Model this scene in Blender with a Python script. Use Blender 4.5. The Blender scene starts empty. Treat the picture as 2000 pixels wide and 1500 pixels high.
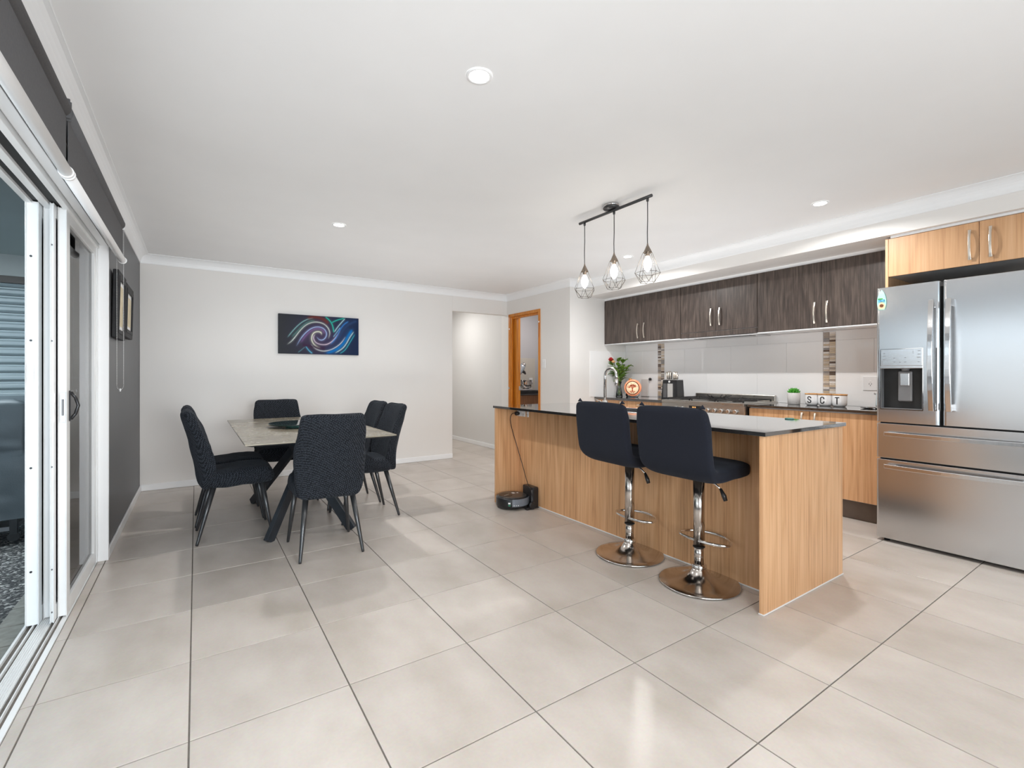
import bpy, bmesh, math, random
import numpy as np
from mathutils import Vector, noise

random.seed(7)
C = bpy.context.scene.collection
SC = bpy.context.scene
PI = math.pi

# ------------------------------------------------------------------ camera
cam = bpy.data.cameras.new('camera')
cam.sensor_width = 36.0
cam.lens = 920.3 / 2000 * 36.0
cam.shift_y = -15.3 / 2000
cam.clip_start = 0.05
co = bpy.data.objects.new('camera', cam)
C.objects.link(co)
co.location = (0, 0, 1.165)
co.rotation_euler = (PI / 2, 0, -0.590537)
SC.camera = co

# ------------------------------------------------------------------ world, exposure, large lights
w = bpy.data.worlds.new('sky')
SC.world = w
w.use_nodes = True
bg = w.node_tree.nodes['Background']
bg.inputs[0].default_value = (0.62, 0.80, 0.95, 1)
bg.inputs[1].default_value = 4.6
SC.view_settings.view_transform = 'Standard'
SC.view_settings.look = 'None'
SC.view_settings.exposure = 0.02
SC.view_settings.gamma = 1.0
SC.view_settings.use_curve_mapping = False
SC.cycles.max_bounces = 10
SC.cycles.diffuse_bounces = 7
SC.cycles.glossy_bounces = 4
SC.cycles.transmission_bounces = 8
SC.cycles.transparent_max_bounces = 24
SC.cycles.caustics_reflective = False
SC.cycles.caustics_refractive = False
SC.cycles.sample_clamp_indirect = 6.0


def area(name, loc, rot, sx, sy, power, col=(1, 1, 1), shape='RECTANGLE', spread=None):
    l = bpy.data.lights.new(name, 'AREA')
    l.shape = shape
    l.size = sx
    if shape == 'RECTANGLE':
        l.size_y = sy
    l.energy = power
    l.color = col
    if spread is not None:
        l.spread = spread
    o = bpy.data.objects.new(name, l)
    C.objects.link(o)
    o.location = loc
    o.rotation_euler = rot
    return o


# added fill lights behind the camera, standing in for a photographer's flashgun
def aim(d): return Vector(d).to_track_quat('-Z', 'Y').to_euler()


area('flash_fill', (0.6, -0.9, 1.2), aim((.64, .70, .04)), 1.2, 1.0, 44, (0.98, 0.99, 1.0))
area('flash_fill_left', (0.3, -0.9, 1.2), aim((-.05, .95, -.04)), 1.2, 1.0, 18, (0.98, 0.99, 1.0), spread=math.radians(90))
# added fill lights aimed up at the ceiling, in dining end and kitchen aisle
area('ceiling_fill_dining', (1.3, 4.6, 1.15), (PI, 0, 0), 3.0, 2.2, 10, (1, 1, 1))
area('ceiling_fill_kitchen', (3.7, 2.9, 1.15), (PI, 0, 0), 0.9, 2.6, 12, (.97, .985, 1))
# fill light added at a made-up, unseen window behind the camera
area('window_fill', (1.9, -3.05, 1.35), aim((0, 1, .12)), 3.2, 1.8, 12, (0.96, 0.98, 1.0))
# daylight entering through the open sliding door
area('door_daylight', (-0.78, 1.5, 1.2), aim((1, .05, .12)), 2.3, 1.5, 12, (0.95, 0.98, 1.0))
# the downlight in the hall, and an unseen lamp added to light the pantry
area('hall_lamp', (3.15, 7.2, 2.38), (0, 0, 0), 0.5, 0.5, 17, (1.0, 0.98, 0.95), 'DISK')
area('pantry_fill', (4.6, 5.6, 2.38), (0, 0, 0), 0.12, 0.12, 10, (1.0, 0.96, 0.93), 'DISK')
DOWN_W = 12

# ------------------------------------------------------------------ measures
XL, YB, XD, YN, XK = -0.473, 6.045, 3.96, 4.58, 4.98
YF = -3.2
ZC, ZB = 2.40, 0.893
XBULK, ZS = 4.22, 2.20
XO, XP = 4.56, 4.40          # front of overhead doors, of base doors
XF = 4.04                    # fridge front


# ------------------------------------------------------------------ mesh helper
class MB:
    def __init__(s):
        s.v, s.f, s.sm, s.cut = [], [], [], None

    def add(s, vs, fs, smooth=False):
        b = len(s.v)
        s.v += [tuple(p) for p in vs]
        s.f += [tuple(b + i for i in f) for f in fs]
        s.sm += [smooth] * len(fs)
        return s

    def box(s, x0, x1, y0, y1, z0, z1):
        if x0 > x1: x0, x1 = x1, x0
        if y0 > y1: y0, y1 = y1, y0
        if z0 > z1: z0, z1 = z1, z0
        vs = [(x0, y0, z0), (x1, y0, z0), (x1, y1, z0), (x0, y1, z0), (x0, y0, z1), (x1, y0, z1), (x1, y1, z1), (x0, y1, z1)]
        return s.add(vs, [(3, 2, 1, 0), (4, 5, 6, 7), (0, 1, 5, 4), (1, 2, 6, 5), (2, 3, 7, 6), (3, 0, 4, 7)])

    def prism(s, pts, z0, z1):                 # polygon in xy, extruded in z
        n = len(pts)
        vs = [(x, y, z0) for x, y in pts] + [(x, y, z1) for x, y in pts]
        fs = [tuple(range(n))[::-1], tuple(range(n, 2 * n))] + [(i, (i + 1) % n, n + (i + 1) % n, n + i) for i in range(n)]
        return s.add(vs, fs)

    def extrude(s, ring, vec):                 # any closed 3d ring, moved along vec
        n = len(ring)
        vs = list(ring) + [tuple(a + b for a, b in zip(p, vec)) for p in ring]
        fs = [tuple(range(n))[::-1], tuple(range(n, 2 * n))] + [(i, (i + 1) % n, n + (i + 1) % n, n + i) for i in range(n)]
        return s.add(vs, fs)

    def lathe(s, prof, c=(0, 0, 0), n=24, smooth=True, axis='z', cap=True):
        vs, fs = [], []
        for r, h in prof:
            for i in range(n):
                a = 2 * PI * i / n
                p = (r * math.cos(a), r * math.sin(a), h)
                if axis == 'x': p = (p[2], p[0], p[1])
                elif axis == 'y': p = (p[0], p[2], p[1])
                vs.append((c[0] + p[0], c[1] + p[1], c[2] + p[2]))
        for k in range(len(prof) - 1):
            for i in range(n):
                j = (i + 1) % n
                q = (k * n + i, k * n + j, (k + 1) * n + j, (k + 1) * n + i)
                fs.append(q if axis != 'y' else q[::-1])
        s.add(vs, fs, smooth)
        if cap:
            b = len(s.v) - len(vs)
            for k, rev in ((0, True), (len(prof) - 1, False)):
                if prof[k][0] > 1e-5:
                    r = [b + k * n + i for i in range(n)]
                    if rev != (axis == 'y'): r = r[::-1]
                    s.f.append(tuple(r)); s.sm.append(False)
        return s

    def tube(s, pts, r, n=8, closed=False, smooth=True, rs=None):
        P = [Vector(p) for p in pts]
        m = len(P)
        vs, fs = [], []
        up = Vector((0, 0, 1))
        prev = None
        for i in range(m):
            if closed:
                t = P[(i + 1) % m] - P[i - 1]
            else:
                t = P[min(i + 1, m - 1)] - P[max(i - 1, 0)]
            t.normalize()
            if prev is None:
                a = up if abs(t.z) < 0.9 else Vector((1, 0, 0))
                u = (a - t * a.dot(t)).normalized()
            else:
                u = (prev - t * prev.dot(t)).normalized()
            prev = u
            vv = t.cross(u)
            rr = rs[i] if rs else r
            for k in range(n):
                a = 2 * PI * k / n + PI / n
                vs.append(tuple(P[i] + u * rr * math.cos(a) + vv * rr * math.sin(a)))
        rng = m if closed else m - 1
        for i in range(rng):
            j = (i + 1) % m
            for k in range(n):
                l = (k + 1) % n
                fs.append((i * n + k, i * n + l, j * n + l, j * n + k))
        s.add(vs, fs, smooth)
        if not closed:
            b = len(s.v) - len(vs)
            s.f.append(tuple(b + k for k in range(n))[::-1]); s.sm.append(False)
            s.f.append(tuple(b + (m - 1) * n + k for k in range(n))); s.sm.append(False)
        return s

    def bar(s, p, q, w, h, up=(0, 0, 1)):      # square bar from p to q
        p, q = Vector(p), Vector(q)
        t = (q - p).normalized()
        a = Vector(up)
        u = (a - t * a.dot(t))
        if u.length < 1e-4: u = Vector((1, 0, 0)) - t * t.x
        u.normalize(); v = t.cross(u)
        vs = []
        for e in (p, q):
            for a1, b1 in ((-1, -1), (1, -1), (1, 1), (-1, 1)):
                vs.append(tuple(e + v * a1 * w / 2 + u * b1 * h / 2))
        return s.add(vs, [(0, 1, 2, 3)[::-1], (4, 5, 6, 7), (0, 1, 5, 4), (1, 2, 6, 5), (2, 3, 7, 6), (3, 0, 4, 7)])

    def build(s, name, mat, parent=None, local=False, bevel=0, seg=2, subs=0, solid=0):
        me = bpy.data.meshes.new(name)
        off = Vector((0, 0, 0))
        if parent is not None and not local:
            p = parent
            while p is not None:
                off += p.location
                p = p.parent
        me.from_pydata([tuple(Vector(p) - off) for p in s.v], [], s.f)
        me.polygons.foreach_set('use_smooth', s.sm)
        me.update()
        bm = bmesh.new(); bm.from_mesh(me)
        bmesh.ops.recalc_face_normals(bm, faces=bm.faces)
        bm.to_mesh(me); bm.free()
        me.materials.append(mat)
        o = bpy.data.objects.new(name, me)
        C.objects.link(o)
        if parent is not None: o.parent = parent
        if solid:
            m = o.modifiers.new('s', 'SOLIDIFY'); m.thickness = solid; m.offset = 0
        if bevel:
            m = o.modifiers.new('b', 'BEVEL'); m.width = bevel; m.segments = seg; m.limit_method = 'ANGLE'; m.angle_limit = 0.7
            m.harden_normals = False
        if subs:
            m = o.modifiers.new('d', 'SUBSURF'); m.levels = subs; m.render_levels = subs
        return o


def loft(mb, secs, n=28, e=4.0, wob=0.0, seed=0):
    """secs: list of (x, z, angle, half_width, half_thick, curve); width along y, thickness along the section normal (xz plane)."""
    vs, fs = [], []
    for (x, z, a, hw, ht, cv) in secs:
        nx, nz = math.cos(a), math.sin(a)      # normal direction in xz
        for k in range(n):
            t = 2 * PI * k / n
            c_, s_ = math.cos(t), math.sin(t)
            yy = hw * math.copysign(abs(c_) ** (2 / e), c_)
            tt = ht * math.copysign(abs(s_) ** (2 / e), s_)
            tt += cv * (yy / max(hw, .01)) ** 2 if hw > 0.02 else 0
            p = Vector((x + nx * tt, yy, z + nz * tt))
            if wob:
                q = noise.noise_vector(p * 9 + Vector((seed, 0, seed * 2)))
                q2 = noise.noise_vector(p * 24 + Vector((seed, 3, 0)))
                p = p + q * wob + q2 * wob * .35
            vs.append(tuple(p))
    m = len(secs)
    for i in range(m - 1):
        for k in range(n):
            l = (k + 1) % n
            fs.append((i * n + k, i * n + l, (i + 1) * n + l, (i + 1) * n + k))
    fs.append(tuple(range(n))[::-1]); fs.append(tuple((m - 1) * n + k for k in range(n)))
    mb.add(vs, fs, True)
    return mb


def sweep_secs(path, ws, ts, cvs, steps=26, cap=0.035, e0=True, e1=True, flip=1, ew=None):
    """resample a path (x,z) with width/thickness tables into sections with rounded ends."""
    P = np.array(path, float)
    d = np.r_[0, np.cumsum(np.hypot(*np.diff(P, axis=0).T))]
    L = d[-1]
    s = list(np.linspace(0, L, steps))
    extra = [cap * f for f in (0.02, 0.12, 0.3, 0.6)]
    s = sorted(set([0] + extra * e0 + s + [L - q for q in extra] * e1))
    key = np.linspace(0, L, len(ws))
    out = []
    cx = np.polyfit(d, P[:, 0], min(4, len(P) - 1)); cz = np.polyfit(d, P[:, 1], min(4, len(P) - 1))
    for q in s:
        x, z = np.polyval(cx, q), np.polyval(cz, q)
        dx, dz = np.polyval(np.polyder(cx), q), np.polyval(np.polyder(cz), q)
        a = math.atan2(dx * -flip, dz * flip) if False else math.atan2(-dx * flip, dz * flip)
        k = 1.0
        if e0 and q < cap: k = math.sqrt(max(0.0, 1 - (1 - q / cap) ** 2))
        if e1 and L - q < cap: k = math.sqrt(max(0.0, 1 - (1 - (L - q) / cap) ** 2))
        wv, tv, cv = np.interp(q, key, ws), np.interp(q, key, ts), np.interp(q, key, cvs)
        out.append((x, z, a, wv - (1 - k) * min(cap * (ew or 1), wv * .6), max(tv * k, .002), cv))
    return out


def thing(name, label, cat, loc=(0, 0, 0), rz=0.0, group=None):
    o = bpy.data.objects.new(name, None)
    o.empty_display_size = 0.05
    C.objects.link(o)
    o.location = loc
    o.rotation_euler = (0, 0, rz)
    o['label'] = label; o['category'] = cat
    if group: o['group'] = group
    return o


def tag(o, label, cat, group=None):
    o['label'] = label; o['category'] = cat
    if group: o['group'] = group
    return o


def struct(o):
    o['kind'] = 'structure'
    return o


def dup(root, loc, rz, label):
    r = root.copy(); C.objects.link(r); r.location = loc; r.rotation_euler = (0, 0, rz); r['label'] = label
    for ch in list(root.children):
        c = ch.copy(); C.objects.link(c); c.parent = r
        for g in ch.children:
            d = g.copy(); C.objects.link(d); d.parent = c
    return r


# ------------------------------------------------------------------ materials
def srgb(r, g, b):
    f = lambda c: (c / 255 / 12.92) if c / 255 <= 0.04045 else ((c / 255 + 0.055) / 1.055) ** 2.4
    return (f(r), f(g), f(b), 1)


def pm(name, col, rough=0.5, metal=0.0, spec=None, **kw):
    m = bpy.data.materials.new(name)
    m.use_nodes = True
    b = m.node_tree.nodes['Principled BSDF']
    b.inputs['Base Color'].default_value = col
    b.inputs['Roughness'].default_value = rough
    b.inputs['Metallic'].default_value = metal
    if spec is not None: b.inputs['Specular IOR Level'].default_value = spec
    for k, v in kw.items(): b.inputs[k.replace('_', ' ')].default_value = v
    return m


def nd(m, t, **kw):
    n = m.node_tree.nodes.new(t)
    for k, v in kw.items(): setattr(n, k, v)
    return n


def lk(m, a, b): m.node_tree.links.new(a, b)


def ramp(m, stops):
    r = nd(m, 'ShaderNodeValToRGB')
    e = r.color_ramp.elements
    e[0].position, e[0].color = stops[0]
    e[1].position, e[1].color = stops[1]
    for p, c in stops[2:]:
        x = e.new(p); x.color = c
    return r


def noise_mat(name, stops, scale, rough=0.5, metal=0.0, bump=0.0, stretch=(1, 1, 1), detail=4, coord='Object', rvar=None, bscale=None, **kw):
    m = pm(name, stops[0][1], rough, metal, **kw)
    b = m.node_tree.nodes['Principled BSDF']
    tc = nd(m, 'ShaderNodeTexCoord'); mp = nd(m, 'ShaderNodeMapping')
    mp.inputs['Scale'].default_value = stretch
    if coord == 'World':
        g = nd(m, 'ShaderNodeNewGeometry'); lk(m, g.outputs['Position'], mp.inputs['Vector'])
    else:
        lk(m, tc.outputs[coord], mp.inputs['Vector'])
    n = nd(m, 'ShaderNodeTexNoise'); n.inputs['Scale'].default_value = scale; n.inputs['Detail'].default_value = detail
    lk(m, mp.outputs[0], n.inputs['Vector'])
    r = ramp(m, stops); lk(m, n.outputs[0], r.inputs[0]); lk(m, r.outputs[0], b.inputs['Base Color'])
    if rvar:
        mr = nd(m, 'ShaderNodeMapRange'); mr.inputs['To Min'].default_value = rvar[0]; mr.inputs['To Max'].default_value = rvar[1]
        lk(m, n.outputs[0], mr.inputs['Value']); lk(m, mr.outputs[0], b.inputs['Roughness'])
    if bump:
        n2 = nd(m, 'ShaderNodeTexNoise'); n2.inputs['Scale'].default_value = bscale or scale; n2.inputs['Detail'].default_value = 3
        lk(m, mp.outputs[0], n2.inputs['Vector'])
        bp = nd(m, 'ShaderNodeBump'); bp.inputs['Strength'].default_value = bump; bp.inputs['Distance'].default_value = 0.002
        lk(m, n2.outputs[0], bp.inputs['Height']); lk(m, bp.outputs[0], b.inputs['Normal'])
    return m


def wood_mat(name, dark, mid, light, rough=0.4, grain=1.0, gscale=(1, 1, 0.035), axis_bump=0.15, fig=9.0, figmix=.13):
    """vertical grain: long streaks, wavy cathedral figure and fine pores (world position, so that panels continue)."""
    m = pm(name, mid, rough)
    b = m.node_tree.nodes['Principled BSDF']
    g = nd(m, 'ShaderNodeNewGeometry')
    mp = nd(m, 'ShaderNodeMapping'); mp.inputs['Scale'].default_value = gscale
    lk(m, g.outputs['Position'], mp.inputs['Vector'])
    n1 = nd(m, 'ShaderNodeTexNoise'); n1.inputs['Scale'].default_value = 55 * grain; n1.inputs['Detail'].default_value = 6; n1.inputs['Roughness'].default_value = .62
    lk(m, mp.outputs[0], n1.inputs['Vector'])
    mp2 = nd(m, 'ShaderNodeMapping'); mp2.inputs['Scale'].default_value = (gscale[0], gscale[1], gscale[2] * 3)
    lk(m, g.outputs['Position'], mp2.inputs['Vector'])
    n2 = nd(m, 'ShaderNodeTexNoise'); n2.inputs['Scale'].default_value = 7 * grain; n2.inputs['Detail'].default_value = 2; n2.inputs['Distortion'].default_value = .6
    lk(m, mp2.outputs[0], n2.inputs['Vector'])
    ml = nd(m, 'ShaderNodeMath', operation='MULTIPLY'); ml.inputs[1].default_value = fig
    lk(m, n2.outputs[0], ml.inputs[0])
    pp = nd(m, 'ShaderNodeMath', operation='PINGPONG'); pp.inputs[1].default_value = 1.0
    lk(m, ml.outputs[0], pp.inputs[0])
    mx = nd(m, 'ShaderNodeMix'); mx.data_type = 'FLOAT'; mx.inputs['Factor'].default_value = figmix
    lk(m, n1.outputs[0], mx.inputs[2]); lk(m, pp.outputs[0], mx.inputs[3])
    r = ramp(m, [(0.22, dark), (0.72, light), (0.46, mid)])
    lk(m, mx.outputs[0], r.inputs[0]); lk(m, r.outputs[0], b.inputs['Base Color'])
    bp = nd(m, 'ShaderNodeBump'); bp.inputs['Strength'].default_value = axis_bump; bp.inputs['Distance'].default_value = 0.001
    lk(m, n1.outputs[0], bp.inputs['Height']); lk(m, bp.outputs[0], b.inputs['Normal'])
    return m


def fabric_mat(name, c1, c2, scale=260, bump=0.6, rough=0.95, sheen=0.25):
    m = pm(name, c1, rough)
    b = m.node_tree.nodes['Principled BSDF']
    b.inputs['Sheen Weight'].default_value = sheen
    b.inputs['Specular IOR Level'].default_value = .2
    b.inputs['Sheen Roughness'].default_value = .5
    b.inputs['Sheen Tint'].default_value = (0.6, 0.7, 0.85, 1)
    tc = nd(m, 'ShaderNodeTexCoord')
    mp = nd(m, 'ShaderNodeMapping'); mp.inputs['Rotation'].default_value = (.6, .5, .78)
    lk(m, tc.outputs['Object'], mp.inputs['Vector'])
    v = nd(m, 'ShaderNodeTexVoronoi'); v.inputs['Scale'].default_value = scale; v.inputs['Randomness'].default_value = .25
    lk(m, mp.outputs[0], v.inputs['Vector'])
    r = ramp(m, [(0.05, c2), (0.6, c1)])
    lk(m, v.outputs['Distance'], r.inputs[0]); lk(m, r.outputs[0], b.inputs['Base Color'])
    bp = nd(m, 'ShaderNodeBump'); bp.inputs['Strength'].default_value = bump; bp.inputs['Distance'].default_value = 0.002
    bp.invert = True
    lk(m, v.outputs['Distance'], bp.inputs['Height']); lk(m, bp.outputs[0], b.inputs['Normal'])
    return m


def steel_mat(name, c=(.58, .58, .59, 1), rough=0.28, stretch=(1, 1, 90), amt=0.09, bump=.04):
    m = pm(name, c, rough, 1.0)
    b = m.node_tree.nodes['Principled BSDF']
    tc = nd(m, 'ShaderNodeTexCoord'); mp = nd(m, 'ShaderNodeMapping'); mp.inputs['Scale'].default_value = stretch
    lk(m, tc.outputs['Object'], mp.inputs['Vector'])
    n = nd(m, 'ShaderNodeTexNoise'); n.inputs['Scale'].default_value = 14; n.inputs['Detail'].default_value = 3
    lk(m, mp.outputs[0], n.inputs['Vector'])
    mr = nd(m, 'ShaderNodeMapRange'); mr.inputs['To Min'].default_value = rough - amt; mr.inputs['To Max'].default_value = rough + amt
    lk(m, n.outputs[0], mr.inputs['Value']); lk(m, mr.outputs[0], b.inputs['Roughness'])
    bp = nd(m, 'ShaderNodeBump'); bp.inputs['Strength'].default_value = bump; bp.inputs['Distance'].default_value = 0.0005
    b.inputs['Anisotropic'].default_value = .5
    lk(m, n.outputs[0], bp.inputs['Height']); lk(m, bp.outputs[0], b.inputs['Normal'])
    return m


def emis(name, col, st):
    m = bpy.data.materials.new(name); m.use_nodes = True
    b = m.node_tree.nodes['Principled BSDF']
    b.inputs['Base Color'].default_value = col
    b.inputs['Emission Color'].default_value = col
    b.inputs['Emission Strength'].default_value = st
    return m


M = {}
M['ceil'] = noise_mat('ceiling_paint', [(0.3, (.85, .855, .86, 1)), (0.7, (.87, .875, .88, 1))], 3, .75)
M['wall'] = noise_mat('warm_white_paint', [(0.3, (.78, .76, .735, 1)), (0.7, (.80, .78, .755, 1))], 2, .45, bump=.04, bscale=300)
M['wallh'] = noise_mat('hall_paint', [(0.3, (.72, .71, .695, 1)), (0.7, (.74, .73, .715, 1))], 2, .5)
M['wallg'] = noise_mat('grey_feature_paint', [(0.3, (.088, .09, .097, 1)), (0.7, (.095, .098, .105, 1))], 2, .42, bump=.05, bscale=260)
M['trim'] = noise_mat('white_trim_gloss', [(0.3, (.86, .87, .88, 1)), (0.7, (.88, .89, .90, 1))], 3, .3)
M['grout'] = noise_mat('grout', [(0.3, (.15, .135, .12, 1)), (0.7, (.20, .18, .16, 1))], 40, .9, coord='World')
M['alu'] = noise_mat('white_aluminium', [(0.3, (.80, .81, .81, 1)), (0.7, (.83, .84, .84, 1))], 5, .32)
M['alug'] = noise_mat('grey_track', [(0.3, (.28, .27, .26, 1)), (0.7, (.42, .41, .40, 1))], 30, .5)
M['black'] = noise_mat('black_plastic', [(0.3, (.012, .012, .013, 1)), (0.7, (.018, .018, .02, 1))], 20, .3)
M['rubber'] = noise_mat('black_rubber', [(0.3, (.008, .008, .008, 1)), (0.7, (.014, .014, .014, 1))], 20, .6)
M['dark'] = noise_mat('dark_void', [(0.3, (.006, .006, .006, 1)), (0.7, (.01, .01, .01, 1))], 20, .8)
M['oak'] = wood_mat('oak_laminate', srgb(162, 116, 78), srgb(206, 158, 114), srgb(226, 182, 140), .38, grain=1.3, gscale=(1, 1, .022))
M['oakd'] = wood_mat('oak_edge', srgb(178, 132, 94), srgb(203, 158, 116), srgb(216, 174, 134), .4, grain=1.3, gscale=(1, 1, .022))
M['wenge'] = wood_mat('dark_wenge_laminate', srgb(40, 34, 31), srgb(68, 58, 53), srgb(100, 88, 80), .38, grain=1.5, gscale=(1, 1, 0.05), axis_bump=.3)
M['pine'] = wood_mat('varnished_timber', srgb(140, 74, 14), srgb(198, 120, 34), srgb(224, 154, 62), .3)
M['walnut'] = wood_mat('pantry_walnut_laminate', srgb(72, 46, 30), srgb(112, 76, 50), srgb(140, 98, 68), .4)
M['bench'] = noise_mat('black_stone', [(0.4, (.012, .011, .011, 1)), (0.62, (.028, .026, .025, 1))], 600, .07, detail=2, spec=1.0, Coat_Weight=1.0, Coat_IOR=1.55, Coat_Roughness=.04)
M['kick'] = noise_mat('brown_kick', [(0.3, (.10, .075, .06, 1)), (0.7, (.13, .10, .08, 1))], 10, .4)
M['fab'] = fabric_mat('navy_knit_cover', srgb(15, 17, 21), srgb(68, 73, 81), 120, 1.0, sheen=.05)
M['fabs'] = fabric_mat('navy_jersey_cover', srgb(25, 27, 35), srgb(42, 45, 56), 520, .35, sheen=.06)
M['legm'] = noise_mat('black_satin_metal', [(0.3, (.02, .021, .023, 1)), (0.7, (.03, .031, .033, 1))], 30, .3, spec=.7)
M['legt'] = noise_mat('black_powder_coat', [(0.3, (.014, .018, .024, 1)), (0.7, (.024, .03, .038, 1))], 14, .42, bump=.1, bscale=200)
M['chrome'] = noise_mat('chrome', [(0.3, (.78, .76, .74, 1)), (0.7, (.82, .80, .78, 1))], 5, .07, 1.0)
M['chromew'] = noise_mat('worn_chrome', [(0.35, (.52, .47, .43, 1)), (0.65, (.68, .64, .60, 1))], 6, .12, 1.0, rvar=(.06, .3))
M['nickel'] = noise_mat('brushed_nickel', [(0.3, (.74, .68, .60, 1)), (0.7, (.80, .74, .66, 1))], 30, .28, 1.0)
M['steel'] = steel_mat('brushed_steel', (.62, .63, .64, 1), .24, (1, 1, 160), amt=.05, bump=.012)
M['steelh'] = steel_mat('steel_handle', (.66, .66, .665, 1), .2, (1, 60, 1))
M['steelr'] = steel_mat('range_steel', (.56, .53, .49, 1), .3, (60, 1, 1))
M['steeld'] = steel_mat('dark_steel', (.26, .26, .27, 1), .32)
M['plast'] = noise_mat('white_plastic', [(0.3, (.80, .80, .80, 1)), (0.7, (.82, .82, .82, 1))], 10, .35)
M['greyp'] = noise_mat('grey_plastic', [(0.3, (.17, .17, .175, 1)), (0.7, (.2, .2, .205, 1))], 10, .4)
M['splash'] = noise_mat('gloss_white_tile', [(0.3, (.87, .865, .86, 1)), (0.7, (.89, .885, .88, 1))], 2, .07)
M['ceramic'] = noise_mat('white_ceramic', [(0.3, (.80, .80, .80, 1)), (0.7, (.83, .83, .83, 1))], 6, .15)
M['lid'] = wood_mat('bamboo_lid', srgb(160, 105, 55), srgb(200, 145, 85), srgb(225, 175, 115), .45)
M['iron'] = noise_mat('cast_iron', [(0.3, (.016, .015, .015, 1)), (0.7, (.03, .028, .027, 1))], 80, .55, bump=.2)
M['framem'] = noise_mat('matt_black_frame', [(0.3, (.016, .016, .018, 1)), (0.7, (.026, .026, .028, 1))], 30, .6, spec=.25)
M['stick'] = noise_mat('green_sticker', [(0.3, (.03, .16, .09, 1)), (0.7, (.05, .2, .12, 1))], 10, .4)
M['leaf'] = noise_mat('leaf_green', [(0.3, srgb(52, 92, 28)), (0.7, srgb(130, 165, 62))], 18, .45)
M['succ'] = noise_mat('succulent_green', [(0.3, srgb(30, 110, 34)), (0.7, srgb(95, 185, 60))], 30, .4)
M['copper'] = noise_mat('smoked_socket', [(0.3, (.20, .16, .13, 1)), (0.7, (.26, .21, .17, 1))], 10, .35, .6)
M['glowb'] = emis('lit_bulb', (1.0, .92, .80, 1), 46)
M['led'] = emis('led_diffuser', (1, .98, .95, 1), 24)
M['amber'] = emis('amber_digits', (1.0, .5, .16, 1), .7)
M['skyl'] = emis('skylight_panel', (.80, .93, 1.0, 1), 18.0)
M['glass'] = pm('clear_glass', (1, 1, 1, 1), 0.0, 0, Transmission_Weight=1.0, IOR=1.45)
M['water'] = pm('water', (.93, .97, .95, 1), 0.0, 0, Transmission_Weight=1.0, IOR=1.33)
M['gtop'] = noise_mat('table_stone', [(0.25, srgb(116, 107, 92)), (0.5, srgb(134, 126, 110)), (0.78, srgb(150, 143, 127))], 5, .25, detail=5, rvar=(.2, .32))
M['tglass'] = noise_mat('dark_green_glass', [(0.3, (.006, .02, .018, 1)), (0.7, (.01, .028, .025, 1))], 4, .03)
M['teal'] = pm('teal_glass', (.25, .62, .55, 1), .05, 0, Transmission_Weight=.5)
M['fabr'] = noise_mat('charcoal_blind_fabric', [(0.3, (.085, .086, .09, 1)), (0.7, (.10, .10, .105, 1))], 120, .8, bump=.1)


def pane_mat():
    m = bpy.data.materials.new('window_pane'); m.use_nodes = True
    nt = m.node_tree; nt.nodes.clear()
    o = nd(m, 'ShaderNodeOutputMaterial'); t = nd(m, 'ShaderNodeBsdfTransparent'); g = nd(m, 'ShaderNodeBsdfGlossy')
    t.inputs[0].default_value = (.86, .89, .89, 1); g.inputs['Roughness'].default_value = 0.0
    f = nd(m, 'ShaderNodeFresnel'); f.inputs[0].default_value = 1.5
    x = nd(m, 'ShaderNodeMixShader')
    lk(m, f.outputs[0], x.inputs[0]); lk(m, t.outputs[0], x.inputs[1]); lk(m, g.outputs[0], x.inputs[2]); lk(m, x.outputs[0], o.inputs[0])
    return m


M['pane'] = pane_mat()


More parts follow.
